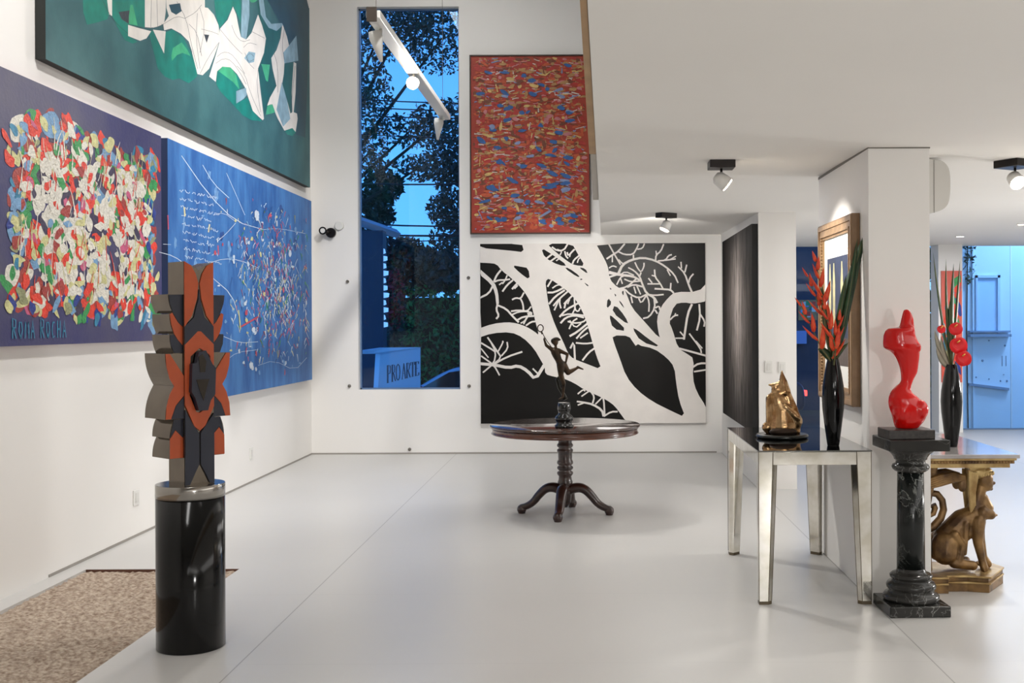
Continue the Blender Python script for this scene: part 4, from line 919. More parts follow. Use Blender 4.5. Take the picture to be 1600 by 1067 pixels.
# ---- black marble column pedestal
mx_, my_ = 1.83, 6.46
p = empty('marble_pedestal', (mx_, my_, 0), 'black veined marble column pedestal in front of the white column', 'pedestal', rz=R(2))
def marble(name, a, b, lo=.0):
    m = mat(name, a, .2, spec=.35); t = m.node_tree; pr = t.nodes['Principled BSDF']
    tcn = t.nodes.new('ShaderNodeTexCoord'); n1 = t.nodes.new('ShaderNodeTexNoise'); n1.inputs['Scale'].default_value = 7; n1.inputs['Detail'].default_value = 8; n1.inputs['Distortion'].default_value = 2.2
    t.links.new(tcn.outputs['Object'], n1.inputs['Vector'])
    s1 = t.nodes.new('ShaderNodeMath'); s1.operation = 'SUBTRACT'; s1.inputs[1].default_value = .5; t.links.new(n1.outputs[0], s1.inputs[0])
    a1 = t.nodes.new('ShaderNodeMath'); a1.operation = 'ABSOLUTE'; t.links.new(s1.outputs[0], a1.inputs[0])
    rr_ = t.nodes.new('ShaderNodeValToRGB'); t.links.new(a1.outputs[0], rr_.inputs[0])
    rr_.color_ramp.elements[0].position = 0.0; rr_.color_ramp.elements[0].color = (1, 1, 1, 1); rr_.color_ramp.elements[1].position = .022; rr_.color_ramp.elements[1].color = (lo, lo, lo, 1)
    n2 = t.nodes.new('ShaderNodeTexNoise'); n2.inputs['Scale'].default_value = 3; t.links.new(tcn.outputs['Object'], n2.inputs['Vector'])
    r2 = t.nodes.new('ShaderNodeValToRGB'); r2.color_ramp.elements[0].position = .42; r2.color_ramp.elements[1].position = .7; t.links.new(n2.outputs[0], r2.inputs[0])
    mu_ = t.nodes.new('ShaderNodeMath'); mu_.operation = 'MULTIPLY'; t.links.new(rr_.outputs[0], mu_.inputs[0]); t.links.new(r2.outputs[0], mu_.inputs[1])
    mx = t.nodes.new('ShaderNodeMix'); mx.data_type = 'RGBA'; mx.inputs['B'].default_value = srgb(*b); t.links.new(mu_.outputs[0], mx.inputs['Factor'])
    t.links.new(pr.inputs['Base Color'].links[0].from_socket, mx.inputs['A']); t.links.new(mx.outputs['Result'], pr.inputs['Base Color'])
    return m
MR = marble('black_green_marble', (20, 23, 22), (165, 168, 162)); MR2 = marble('grey_speckled_marble', (38, 37, 35), (150, 150, 146), .06)
MB().box(-.172, .172, -.172, .172, 0, .062).build('plinth', MR2, p, bevel=.006)
MB().lathe([(.15, .062), (.158, .075), (.158, .09), (.148, .102), (.132, .108), (.128, .125), (.138, .135), (.14, .15), (.13, .165), (.112, .172), (.106, .185), (.118, .192), (.12, .205), (.108, .216), (.088, .222), (.080, .235), (.079, .245)], n=64).build('base_moulding', MR2, p)
MB().lathe([(.079, .236), (.0775, .5), (.074, .8)], n=64).build('shaft', MR, p)
MB().lathe([(.075, .795), (.088, .80), (.102, .812), (.106, .825), (.1, .838), (.084, .845), (.082, .862), (.092, .868), (.095, .88), (.11, .9), (.128, .915), (.13, .925), (.12, .93)], n=64).build('capital', MR2, p)
MB().box(-.172, .172, -.172, .172, .928, .992).build('abacus', MR2, p, bevel=.006)
# ---- red abstract torso on a dark block
p = empty('red_torso_sculpture', (mx_ - .02, my_ - .01, .992), 'glossy red abstract torso on a dark stone block, on top of the marble pedestal', 'sculpture', rz=R(2))
MB().box(-.14, .125, -.11, .11, 0, .052).build('stone_block', mat('dark_granite', (34, 30, 28), .3, noise=.4, nscale=60, col2=(58, 52, 48)), p, bevel=.004)
rows = [(62, 252, 276), (72, 243, 290), (95, 237, 304), (130, 228, 316), (165, 220, 319), (190, 213, 322), (200, 132, 323), (215, 112, 325), (250, 98, 328), (290, 95, 345), (310, 94, 360), (335, 96, 363), (350, 112, 362), (365, 145, 361), (385, 168, 359), (410, 185, 357), (440, 200, 354), (480, 214, 349), (520, 222, 343), (550, 224, 328), (580, 224, 312), (600, 212, 304), (620, 185, 297), (645, 160, 294), (670, 144, 305), (700, 134, 345), (730, 131, 372), (760, 133, 395), (790, 142, 409), (820, 152, 409), (850, 160, 404), (880, 168, 385), (905, 174, 362), (925, 184, 345)]
k_ = .2157 / F * 6.42
def ring(y, l, r):
    c_ = ((l + r) / 2 - 268) * k_; a = (r - l) / 2 * k_; b = min(a * .8, .035 + a * .38); z = (930 - y) * k_ + .05; n = 32
    return [(c_ + a * math.cos(2 * PI * i / n), b * math.sin(2 * PI * i / n), z) for i in range(n)]
REDG = mat('red_resin', (200, 14, 10), .14, spec=.4, noise=.12, nscale=4)
m = MB().rings([ring(*q) for q in rows], smooth=True)
for c0, rd in ((Vector(((150 - 268) * k_, -.012, (930 - 275) * k_ + .05)), (.04, .035, .04)), (Vector(((190 - 268) * k_, -.03, (930 - 320) * k_ + .05)), (.035, .028, .035)), (Vector(((320 - 268) * k_, -.03, (930 - 340) * k_ + .05)), (.032, .03, .035))):
    m.ball(c0, rd)
m.ball(((345 - 268) * k_, -.03, (930 - 790) * k_ + .05), (.052, .05, .06)); m.ball(((225 - 268) * k_, -.02, (930 - 800) * k_ + .05), (.06, .06, .085))
m.build('torso', REDG, p, remesh=.006, smooth=5)

# ---- gilded sphinx console
p = empty('sphinx_console', (2.31, 7.45, 0), 'gilded console with a marble top carried by a carved seated sphinx, behind the marble pedestal', 'console table')
ox, oy = 2.31, 7.45
GI_ = mat('antique_gilding', (142, 110, 68), .42, .5, nscale=9, col2=(72, 50, 30), bump=.35, bscale=30, detail=6); GI2 = mat('pale_gilding', (190, 164, 112), .4, .5, nscale=10, col2=(140, 110, 66), bump=.3, bscale=30)
MB().box(2.035 - ox, 2.59 - ox, 6.8 - oy, 8.1 - oy, .826, .85).build('marble_top', mat('pale_grey_marble', (176, 172, 172), .12, coat=.4, nscale=5, col2=(150, 146, 144), detail=8), p, bevel=.004)
m = MB().use(GI2); m.box(2.035 - ox, 2.575 - ox, 6.815 - oy, 8.09 - oy, .812, .826); m.use(GI_).box(2.035 - ox, 2.565 - ox, 6.825 - oy, 8.08 - oy, .792, .812)
for k in range(28): m.ball((2.045 + k * .0188 - ox, 6.825 - oy, .802), (.008, .006, .009), 8, 6)
m.use(GI2).box(2.035 - ox, 2.545 - ox, 6.845 - oy, 8.06 - oy, .765, .792); m.build('carved_apron', parent=p, bevel=.003)
plan = [(2.045, 6.85), (2.17, 6.85), (2.17, 6.90), (2.30, 6.90), (2.42, 6.86), (2.60, 7.12), (2.56, 7.28), (2.045, 7.30)]
def off(pl, d):
    c0 = (2.3, 7.08); return [(x + (d if x > c0[0] else 0) - ox, y + (d if y > c0[1] else -d) - oy) for x, y in pl]
m = MB().use(GI_).prism(off(plan, 0), 'z', 0, .05); m.use(GI2).prism(off(plan, .008), 'z', .05, .062); m.use(GI_).prism(off(plan, -.004), 'z', .062, .088); m.use(GI2).prism(off(plan, .010), 'z', .088, .1)
m.build('plinth', parent=p, bevel=.003)
yc = 7.06
def Z(x, y, d=0): return Vector((2.052 + .00082 * x - ox, yc + d - oy, .789 - .00082 * y))
caps = [(Z(180, 690, -.05), .082, Z(185, 640, -.04), .085), (Z(180, 690, .05), .082, Z(185, 640, .04), .085), (Z(210, 600), .085, Z(330, 470), .075), (Z(330, 470), .075, Z(425, 420), .062), (Z(330, 560), .06, Z(430, 470), .065),
        (Z(415, 420), .055, Z(440, 330), .046), (Z(440, 330), .045, Z(470, 220), .038), (Z(470, 400, -.03), .045, Z(535, 415, -.035), .03), (Z(470, 400, .03), .045, Z(535, 415, .035), .03), (Z(540, 415, -.035), .022, Z(578, 418, -.035), .008), (Z(540, 415, .035), .022, Z(578, 418, .035), .008), (Z(490, 300), .035, Z(515, 370), .045),
        (Z(430, 470, -.045), .048, Z(430, 620, -.048), .032), (Z(430, 620, -.048), .032, Z(462, 770, -.05), .022), (Z(462, 770, -.05), .024, Z(475, 815, -.055), .026),
        (Z(460, 470, .045), .048, Z(485, 620, .048), .032), (Z(485, 620, .048), .032, Z(515, 760, .05), .022), (Z(515, 760, .05), .024, Z(545, 810, .05), .026),
        (Z(240, 770, -.07), .034, Z(380, 790, -.075), .03), (Z(240, 770, .06), .034, Z(380, 790, .065), .03), (Z(240, 560, -.08), .03, Z(300, 640, -.08), .022), (Z(300, 640, -.08), .022, Z(270, 760, -.08), .024), (Z(330, 480, -.06), .025, Z(320, 700, -.07), .014)]
for s in (-1, 1):
    for k in range(3):
        caps.append((Z(455 + 14 * k, 800, s * .05 + (-.015 + .015 * k)), .012, Z((470, 490, 500)[k] + (0 if s < 0 else 60), 838, s * .055 + (-.02 + .02 * k)), .008))
balls = [(Z(500, 150), (.054, .050, .064), 18, 12), (Z(518, 192), (.040, .038, .042), 14, 10), (Z(566, 180), (.020, .010, .013), 8, 6), (Z(556, 205), (.010, .016, .006), 8, 6), (Z(550, 224), (.016, .014, .012), 8, 6), (Z(545, 140, -.018), (.010, .012, .007), 8, 6), (Z(545, 140, .018), (.010, .012, .007), 8, 6), (Z(540, 155, -.018), (.008, .009, .006), 8, 6), (Z(540, 155, .018), (.008, .009, .006), 8, 6)]
organic('sphinx_body', caps, balls, .0048, 3, GI_, p)
m = MB()
for s in (-1, 1):
    for k in range(5):
        a0 = Z(365 + k * 16, 75 + k * 6, s * (.050 - k * .002)); a1 = Z(368 + k * 8, 240, s * (.05)); a2 = Z(378 + k * 8, 400 - 14 * k, s * (.045))
        m.tube([a0, a1, a2], [.013, .013, .007], 8)
m.tube([Z(370, 70), Z(460, 55), Z(510, 60)], [.05, .052, .03], 12); m.ball(Z(450, 90), (.07, .06, .05)); m.ball(Z(495, 88), (.055, .055, .03))
for k in range(6): m.ball(Z(455 + 18 * k, 112 - 3 * k, -.045), (.012, .012, .014), 8, 6)
m.build('hair', GI2, p, recalc=False)
# wings: fanned feathers reaching back under the top
m = MB()
for s in (-1, 1):
    for k in range(5):
        m.tube([Z(330, 120 + 6 * k, s * .05), Z(230, 95 + 12 * k, s * (.07 + .004 * k)), Z(130, 110 + 16 * k, s * .085), Z(-10 + 18 * k, 150 + 12 * k, s * .09)], [.012, .016, .015, .006], 8)
    m.ball(Z(310, 185, s * .055), (.030, .016, .042))
m.build('wing', GI_, p, recalc=False)
pts = [Z(-10, 560), Z(40, 545), Z(110, 510), Z(165, 450), Z(188, 380), Z(178, 310), Z(140, 262), Z(80, 250), Z(30, 275), Z(10, 330), Z(25, 400), Z(70, 430), Z(110, 410), Z(122, 370), Z(105, 345)]
MB().tube([Vector(q) for q in [Vector(a) for a in pts]], [.026, .026, .025, .024, .023, .022, .022, .021, .02, .019, .018, .018, .018, .02, .024], 12).build('tail', GI_, p)
MB().prism([(2.04 - ox, .1), (2.12 - ox, .1), (2.10 - ox, .45), (2.16 - ox, .765), (2.04 - ox, .765)], 'y', 7.0 - oy, 7.12 - oy).build('back_support', GI_, p, bevel=.01)
# ================================================================ LAMPS, SMALL FITTINGS
BULB = mat('lamp_glow', (255, 244, 225), .3, emis=(255, 240, 215), estr=14.0)
def ceiling_spot(px, py, Y, rz, label, aimv, lamp_power=0, tgt=None, size=.165, depth=.05, flat=.165, angle=60):
    dx, dy = un(px, py); X = dx / F * Y; zc = ceil_z(Y)
    p = empty('ceiling_spotlight', (X, Y, zc), label, 'spotlight', 'square surface spotlights on the ceiling', rz)
    MB().box(-size / 2, size / 2, -flat / 2, flat / 2, -depth, -.001).build('mounting_box', DARKSTEEL, p, bevel=.003)
    m = MB().tube([(0, 0, -depth), (0, 0, -depth - .05)], .008, 8); m.build('swivel', STEEL, p)
    d = (Matrix.Rotation(-rz, 3, 'Z') @ Vector(aimv)).normalized(); c0 = Vector((0, 0, -depth - .075)); 
    MB().use(WHITEPL).tube([c0 - d * .05, c0 - d * .03, c0 + d * .045], [.025, .045, .052], 24).build('lamp_head', parent=p)
    MB().use(BULB).tube([c0 + d * .046, c0 + d * .053], [.046, .044], 24).build('lens', parent=p)
    if lamp_power:
        wpos = Vector((X, Y, zc - depth - .075)) + Vector(aimv).normalized() * .075
        spot('ceiling_spot_lamp', wpos, tgt, lamp_power, angle, .5, .035)
    return p
ceiling_spot(1127, 250, 7.33, 0, 'black square ceiling spotlight nearest the white column', (.75, .1, -.55), 45, (1.66, 7.5, 1.8), angle=80)
ceiling_spot(1041, 337, 11.2, R(38), 'small black ceiling spotlight above the black tree painting', (-.4, -.08, -.85), 105, (.75, 14.3, 2.1), size=.2, flat=.1, angle=70)
ceiling_spot(1586, 250, 7.35, R(30), 'black ceiling spotlight at the right edge of the picture', (.1, -.75, -.6), 55, (2.6, 5.0, 0), size=.19, flat=.19, angle=95)
# recessed downlights
for px, py, Y, lb in ((1500, 370, 15.0, 'tiny recessed downlight above the slim white pier'), (1597, 348, 12.9, 'tiny recessed downlight at the right edge of the ceiling')):
    dx, dy = un(px, py); X = dx / F * Y; z = ceil_z(Y)
    p = empty('recessed_downlight', (X, Y, z), lb, 'downlight', 'recessed ceiling downlights')
    MB().lathe([(.05, -.006), (.062, -.005), (.064, -.0005)], n=28).build('trim_ring', WHITEPL, p)
    MB().lathe([(.001, -.0065), (.046, -.0065), (.046, -.0062)], n=24).build('lens', BULB, p)
# suspended white track rail in the void, with heads
RX = W(583, 22, 8.6).x; RZ = W(583, 22, 8.6).z; r0, r1 = 8.6, 12.9
p = empty('suspended_track_light', (RX, r0, RZ), 'white track light rail hung in front of the tall window', 'track light')
MB().box(-.055, .055, 0, r1 - r0, -.03, .03).build('rail', WHITEPL, p, bevel=.006)
MB().box(-.05, .03, -.012, -.001, -.06, .055).build('end_cap', mat('dark_brown_cap', (52, 40, 28), .5), p, bevel=.004)
for y in (.12, r1 - r0 - .25):
    MB().tube([(0, y, .03), (0, y, ZT - RZ)], .0025, 6).build('suspension_cable', STEEL, p)
for y, d in ((.32, Vector((.18, .1, -.9))), (r1 - r0 - .2, Vector((-.1, .3, -.9)))):
    d.normalize(); h = Vector((-.05, y, -.05))
    m = MB().use(WHITEPL).tube([(0, y, -.03), (0, y, -.07)], .012, 8); m.tube([h, h + d * .05, h + d * .24], [.05, .055, .012], 20); m.build('lamp_head', parent=p)
m = MB().use(WHITEPL).tube([(0, 1.95, -.03), (0, 1.95, -.07)], .012, 8); m.tube([(0, 2.08, -.10), (0, 1.98, -.10), (0, 1.90, -.12)], [.03, .055, .06], 20); hb = m.build('lamp_head', parent=p)
MB().use(mat('bright_bulb', (255, 245, 225), .3, emis=(255, 238, 205), estr=90.0)).ball((0, 1.89, -.122), (.045, .02, .045), 16, 10).build('bulb', parent=hb)
spot('track_lamp_and_fill', (RX, r0 + 1.86, RZ - .125), (-1.0, 6.0, 0), 110 * LP, 120, .8, .05)
spot('track_lamp_and_fill', (RX + .08, r0 + 1.7, RZ - .1), (1.6, 7.6, .7), 150 * LP, 65, .9, .06, (1, .98, .95))  # extra spot added beside the rail lamp, brightens the column's left face
# security camera style black lamp on the back wall
c0 = W(515, 364, YB); p = empty('wall_lamp', tuple(c0), 'small round black wall lamp on the back wall left of the tall window', 'lamp')
m = MB().tube([(.02, -.002, 0), (.02, -.05, 0)], [.065, .06], 24); m.tube([(.02, -.05, 0), (-.05, -.07, .015)], .018, 10); m.build('body', DARKSTEEL, p)
m = MB().use(DARKSTEEL).tube([(-.06, -.03, .02), (-.06, -.12, .02)], [.035, .05], 20); m.build('head', parent=p)
MB().use(WHITEPL).tube([(-.06, -.121, .02), (-.06, -.124, .02)], [.032, .028], 20).build('lens', parent=p)
c0 = W(530, 353, YB); tag(MB().tube([(0, -.001, 0), (0, -.025, 0)], [.06, .05], 24).build('sensor_disc', WHITEPL, loc=tuple(c0)), 'small white round sensor just above the black wall lamp', 'sensor')
# wall plates, hooks
def plate_(px, py, axis, label, w_=.075, h_=.115, kind='socket'):
    if axis == 'left': c0 = LW(px, py, XL)
    else: c0 = W(px, py, axis)
    p = empty(kind, tuple(c0), label, 'switch' if kind == 'light_switch' else 'socket')
    if axis == 'left':
        MB().box(.001, .01, -w_ / 2, w_ / 2, -h_ / 2, h_ / 2).build('cover_plate', WHITEPL, p, bevel=.003)
        MB().box(.0105, .014, -w_ * .25, w_ * .25, -h_ * .3, h_ * .3).build('insert', mat('grey_plastic', (216, 214, 209), .4), p, bevel=.001)
    else:
        MB().box(-w_ / 2, w_ / 2, -.01, -.001, -h_ / 2, h_ / 2).build('cover_plate', WHITEPL, p, bevel=.003)
        MB().box(-w_ * .25, w_ * .25, -.014, -.0105, -h_ * .3, h_ * .3).build('insert', mat('grey_plastic', (216, 214, 209), .4), p, bevel=.001)
plate_(212, 777, 'left', 'white wall socket low on the left wall beside the black cylinder', .11, .12)
plate_(392, 708, 'left', 'small white wall socket low on the left wall near the back corner', .10, .12)
plate_(1201, 573, 11.2, 'white light switch on the pier, above left of the gold bronze', .075, .115, 'light_switch')
plate_(1222, 574, 11.2, 'white light switch on the pier, right one of two', .075, .115, 'light_switch')
for px, py, lb in ((543, 440, 'small metal hook on the wall left of the tall window'), (732, 434, 'small metal pin on the wall between the tall window and the orange painting'), (546, 603, 'small metal pin low left of the tall window'), (733, 603, 'small metal pin low right of the tall window'), (640, 702, 'small grey stain-like knob just above the floor under the tall window')):
    c0 = W(px, py, YB)
    tag(MB().tube([(0, -.001, 0), (0, -.012, 0), (0, -.013, 0), (0, -.03, 0), (.0, -.04, .018)], [.022, .02, .008, .007, .007], 12).build('wall_pin', STEEL, loc=tuple(c0)), lb, 'wall pin', 'small pins on the back wall')
# air conditioner on the column's right side
p = empty('air_conditioner', (2.031, 7.2, 2.35), 'rounded white air conditioner high on the right side of the white column', 'air conditioner')
pr = smoothpoly([(0, 0), (.02, -.02), (.14, -.005), (.235, .02), (.272, .08), (.275, .26), (.245, .32), (.19, .345), (0, .35)], 2)
MB().prism(pr, 'y', 0, .9).build('housing', mat('aircon_white', (206, 203, 197), .4), p, bevel=.004)
MB().prism([(x * 1.0 + .172 if False else x, z) for x, z in [(.165, .0), (.168, .0), (.168, .338), (.165, .338)]], 'y', -.0035, -.0005).build('seam', mat('thin_grey_line', (1, 1, 1)), p)
MB().box(.001, .035, -.004, .2, -.03, -.012).build('bracket', WHITEPL, p)
# brown strips on the edge of the mezzanine slab
BRN = mat('brown_wood_strip', (176, 142, 102), .6, noise=.2, nscale=3); GRS = mat('grey_metal_strip', (165, 158, 148), .5)
def strip(name, ya, yb, t0, t1, h, mt, label):
    vs = []
    for y, t_ in ((ya, t0), (yb, t1)):
        xe = slabx(y) - .002
        vs += [(xe - t_, y, ceil_z(y) + .004), (xe, y, ceil_z(y) + .004), (xe, y, ceil_z(y) + h), (xe - t_, y, ceil_z(y) + h)]
    m = MB(); m.add(vs, [(3, 2, 1, 0), (4, 5, 6, 7)] + [(k, (k + 1) % 4, (k + 1) % 4 + 4, k + 4) for k in range(4)])
    o = m.build(name, mt); struct(o, label, 'trim'); return o
def slabx(y): return 0.135 - (14.38 - y) * 0.0130 if y < 14 else .135
strip('trim_3', .5, 7.0, .004, .042, .35, BRN, 'brown wooden strip along the edge of the mezzanine slab')
strip('trim_4', 7.02, 9.9, .035, .05, .12, GRS, 'pale grey strip further along the edge of the mezzanine slab')
# small painting on the slim pier at the far right
x0, x1, z0, z1, Y = 5.255, 5.56, .75, 2.42, 16.898
rng = random.Random(9)
c = Canvas(lambda x, z, h: Vector((x, Y - .03 - h, z)))
c.m.use(mat('paint_salmon', (206, 92, 76), .5)); c.m.box(x0, x1, Y - .03, Y - .001, z0, z1)
for k in range(46):
    cx_, cz = rng.uniform(x0 + .05, x1 - .05), rng.uniform(z0 + .1, z1 - .1)
    c.poly(smoothpoly([(min(max(a, x0), x1), min(max(b, z0), z1)) for a, b in blob(rng, cx_, cz, rng.uniform(.02, .07), rng.uniform(.06, .2), 8, rng.uniform(-.5, .5), .4)], 0), rng.choice([paint('turquoise', (1, 1, 1)), PRd, PRd, paint('tan', (1, 1, 1)), PG, PDB, PY, PB]))
tag(c.m.build('painting', recalc=False), 'narrow colourful salmon and teal painting on the slim pier behind the second vase', 'painting')

# ================================================================ OUTSIDE
struct(MB().box(-16, 16, YB + .3, 60, -.75, -.6).build('ground', mat('street_olive_brown', (74, 66, 52), .9, noise=.4, nscale=1.5)), 'dim ground outside the glass', 'ground')
LEAFM = mat('tree_leaf', (26, 56, 40), .6, noise=.5, nscale=3, col2=(12, 34, 30)); LEAFH = mat('hedge_leaf', (46, 140, 66), .6, nscale=4, col2=(16, 66, 36)); BARK = mat('tree_bark', (44, 36, 30), .9)
REDRF = mat('red_reflection', (150, 42, 48), .6)
def leaves(m, rng, cen, rad, n, sz, shell=.0):
    for _ in range(n):
        while True:
            v = Vector((rng.uniform(-1, 1), rng.uniform(-1, 1), rng.uniform(-1, 1)))
            if shell < v.length < 1: break
        q = Vector((cen[0] + v.x * rad[0], cen[1] + v.y * rad[1], cen[2] + v.z * rad[2]))
        a = Vector((rng.gauss(0, 1), rng.gauss(0, 1), rng.gauss(0, 1))).normalized(); b = a.cross(Vector((rng.gauss(0, 1), rng.gauss(0, 1), rng.gauss(0, 1)))).normalized()
        s = sz * rng.uniform(.6, 1.3)
        m.add([q - a * s, q + b * s * .45 + a.cross(b) * s * .08, q + a * s, q - b * s * .45 + a.cross(b) * s * .08], [(0, 1, 2, 3)])
def tree(name, label, base, h, clumps, rng, lm, sz=.1, tr=.16):
    p = empty(name, base, label, 'tree', 'trees outside the tall window')
    B = Vector(base)
    m = MB().tube([(0, 0, 0), (.05, 0, h * .35), (-.05, .1, h * .7), (0, 0, h)], [tr, tr * .8, tr * .55, tr * .2], 10)
    for cen, rad, n in clumps:
        e_ = Vector(cen) - B; m.tube([(0, 0, h * .45), (e_.x * .5, e_.y * .5, (h * .45 + e_.z) / 2 + .1), tuple(e_)], [tr * .45, tr * .3, .02], 7)
    m.build('trunk', BARK, p)
    m = MB()
    for cen, rad, n in clumps: leaves(m, rng, Vector(cen) - B, rad, n, sz)
    m.build('foliage', lm, p, recalc=False)
rng = random.Random(88)
def C(px, py, Y, rx, rz, n): v = W(px, py, Y); return (tuple(v), (rx, .9, rz), n)
Yt = 24
tree('leafy_tree', 'tall dark leafy tree filling the top of the tall window', (-6.6, Yt, -.6), 8.0,
     [C(600, 40, Yt, 1.1, .8, 1500), C(690, 60, Yt, 1.0, .8, 1400), C(575, 150, Yt, .55, .9, 900), C(690, 190, Yt, .7, .5, 800), C(640, 205, Yt, .9, .35, 600), C(575, 240, Yt, .45, .6, 700), C(640, 20, Yt, 1.4, .5, 900), C(530, 100, Yt, 1.0, 1.4, 700), C(655, 262, Yt, .55, .28, 420)], rng, LEAFM, .062)
tree('leafy_tree', 'dark tree at the right side of the tall window, beside the pale sky gap', (-1.6, 22.5, -.6), 6.0,
     [C(715, 300, 22.5, .45, .9, 1200), C(700, 250, 22.5, .55, .5, 800), C(712, 380, 22.5, .55, .45, 800), C(740, 200, 22.5, .7, .8, 600), C(690, 330, 22.5, .28, .35, 350)], rng, LEAFM, .062)
tree('leafy_tree', 'dark tree low at the left of the tall window behind the dark post', (-5.2, 25, -.6), 4.2,
     [C(585, 330, 25, .45, .55, 900), C(620, 395, 25, .8, .35, 1200), C(600, 290, 25, .4, .4, 500), C(660, 410, 25, .9, .3, 1200), C(700, 430, 25, .7, .35, 900), C(650, 440, 26, .9, .35, 1100)], rng, LEAFM, .09)
# hedge, and a leafy shape standing in for a red-green window reflection
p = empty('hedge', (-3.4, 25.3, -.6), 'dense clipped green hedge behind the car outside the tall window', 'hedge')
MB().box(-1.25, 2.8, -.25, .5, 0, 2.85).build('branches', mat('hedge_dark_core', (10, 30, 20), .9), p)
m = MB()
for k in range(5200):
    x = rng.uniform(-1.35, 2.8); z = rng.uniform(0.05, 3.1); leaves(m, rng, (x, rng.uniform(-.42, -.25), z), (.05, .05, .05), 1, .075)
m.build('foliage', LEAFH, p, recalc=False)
p = empty('red_reflection_shape', (-3.85, 22.0, -.6), 'tall leafy red and green shape standing in for a window reflection between the dark post and the hedge', 'shrub')
MB().tube([(0, 0, 0), (.03, 0, 1.2), (0, 0, 2.6)], [.04, .03, .01], 8).build('stem', BARK, p)
m = MB().use(REDRF); leaves(m, rng, (0, 0, 2.75), (.24, .2, .62), 420, .07); m.use(LEAFM); leaves(m, rng, (0, 0, 2.4), (.26, .2, 1.0), 520, .07); m.build('foliage', parent=p, recalc=False)
# dark post with a strip of white marks, cables
a, b = W(563, 360, 17.2), W(599, 560, 17.2)
p = empty('dark_post', ((a.x + b.x) / 2, 17.2, -.6), 'broad dark navy post outside at the left of the tall window', 'post')
w2 = (b.x - a.x) / 2
MB().box(-w2 - .15, w2, 0, .3, 0, a.z + .6).build('post_body', mat('navy_metal', (14, 26, 56), .5), p)
m = MB()
for k in range(11):
    t = W(604, 392 + k * 11.5, 17.2); s = (.1, .9, .4, 1.3, .2, .9, 1.5, .3, 1.2, 0, 1.0)[k]
    m.add([(w2 + .003, .04, t.z + .6 + .04), (w2 + .02 + .045 * s, .04, t.z + .6 + .03), (w2 + .035 + .03 * s, .04, t.z + .6 - .03), (w2 + .003, .04, t.z + .6 - .045)], [(0, 1, 2, 3)])
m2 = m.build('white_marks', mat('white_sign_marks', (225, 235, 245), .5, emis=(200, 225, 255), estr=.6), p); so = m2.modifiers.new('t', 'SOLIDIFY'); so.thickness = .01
def cable(pts, r_, label):
    tag(MB().tube(pts, r_, 6).build('power_cable', mat('cable_black', (14, 16, 20), .6)), label, 'cable', 'overhead cables outside the tall window')
CL = ['highest overhead cable crossing the upper half of the tall window', 'second overhead cable from the top across the tall window', 'third overhead cable, lowest of the upper bunch of three', 'single thin overhead cable just under the upper bunch', 'overhead cable crossing halfway down the tall window', 'overhead cable across the pale sky gap, upper one above the red reflection shape', 'thickest overhead cable across the pale sky gap above the red reflection shape', 'lowest and thinnest overhead cable across the pale sky gap']
for i, (y0_, y1_, w_) in enumerate(((150, 160, .012), (162, 172, .012), (176, 183, .012), (205, 214, .01), (283, 285, .016), (345, 352, .016), (362, 366, .02), (373, 372, .010))):
    a, b = W(455, y0_ - (y1_ - y0_) * .34, 20), W(800, y1_ + (y1_ - y0_) * .2, 20); q = [a.lerp(b, t / 6) - Vector((0, 0, .05 * math.sin(PI * t / 6))) for t in range(7)]
    cable(q, w_, CL[i])
for px_, lb_ in ((455, 'utility pole hidden left of the tall window'), (800, 'utility pole hidden right of the tall window')):
    q0 = W(px_, 300, 20.06); q0.z = -.6
    tag(MB().lathe([(.11, 0), (.09, 7.2)], n=14).build('utility_pole', BARK, loc=tuple(q0)), lb_, 'pole', 'utility poles')
a, b = W(545, 340, 16.2), W(622, 366, 19.5)
d = (b - a); m = MB(); m.tube([a, a + d * .97, b], [.075, .075, .03], 4, smooth=False); tag(m.build('pergola_beam', mat('pale_beam', (170, 178, 190), .6)), 'pale beam end reaching in from the left of the tall window outside', 'beam')
# white sign board with slanted letters
SA, SB = 16.6, 18.2
def sp_(px, py):
    t = (px - 575) / 84.0; return W(px, py, SA + (SB - SA) * t)
p = empty('sign_board', tuple(sp_(617, 600) * 1.0), 'white sign board with dark serif capitals outside at the bottom of the tall window', 'sign')
B = p.location.copy()
front = [sp_(594, 552), sp_(657, 543), sp_(657, 640), sp_(589, 640)]
nrm = (front[1] - front[0]).cross(front[2] - front[1]).normalized()
if nrm.y > 0: nrm = -nrm
def slab_(m, pts, d0, d1):
    n = len(pts); vs = [tuple(q - B + nrm * d0) for q in pts] + [tuple(q - B + nrm * d1) for q in pts]
    m.add(vs, [tuple(range(n)), tuple(reversed(range(n, 2 * n)))] + [(i, (i + 1) % n, (i + 1) % n + n, i + n) for i in range(n)])
m = MB(); slab_(m, front, 0, -.08); slab_(m, [sp_(568, 548), sp_(602, 543), sp_(657, 542.5), sp_(594, 552.5), sp_(572, 553)], .02, -.1); SB_o = m.build('board', mat('white_sign_board', (214, 222, 236), .6), p)
m = MB().use(mat('sign_letter_grey', (72, 82, 104), .6))
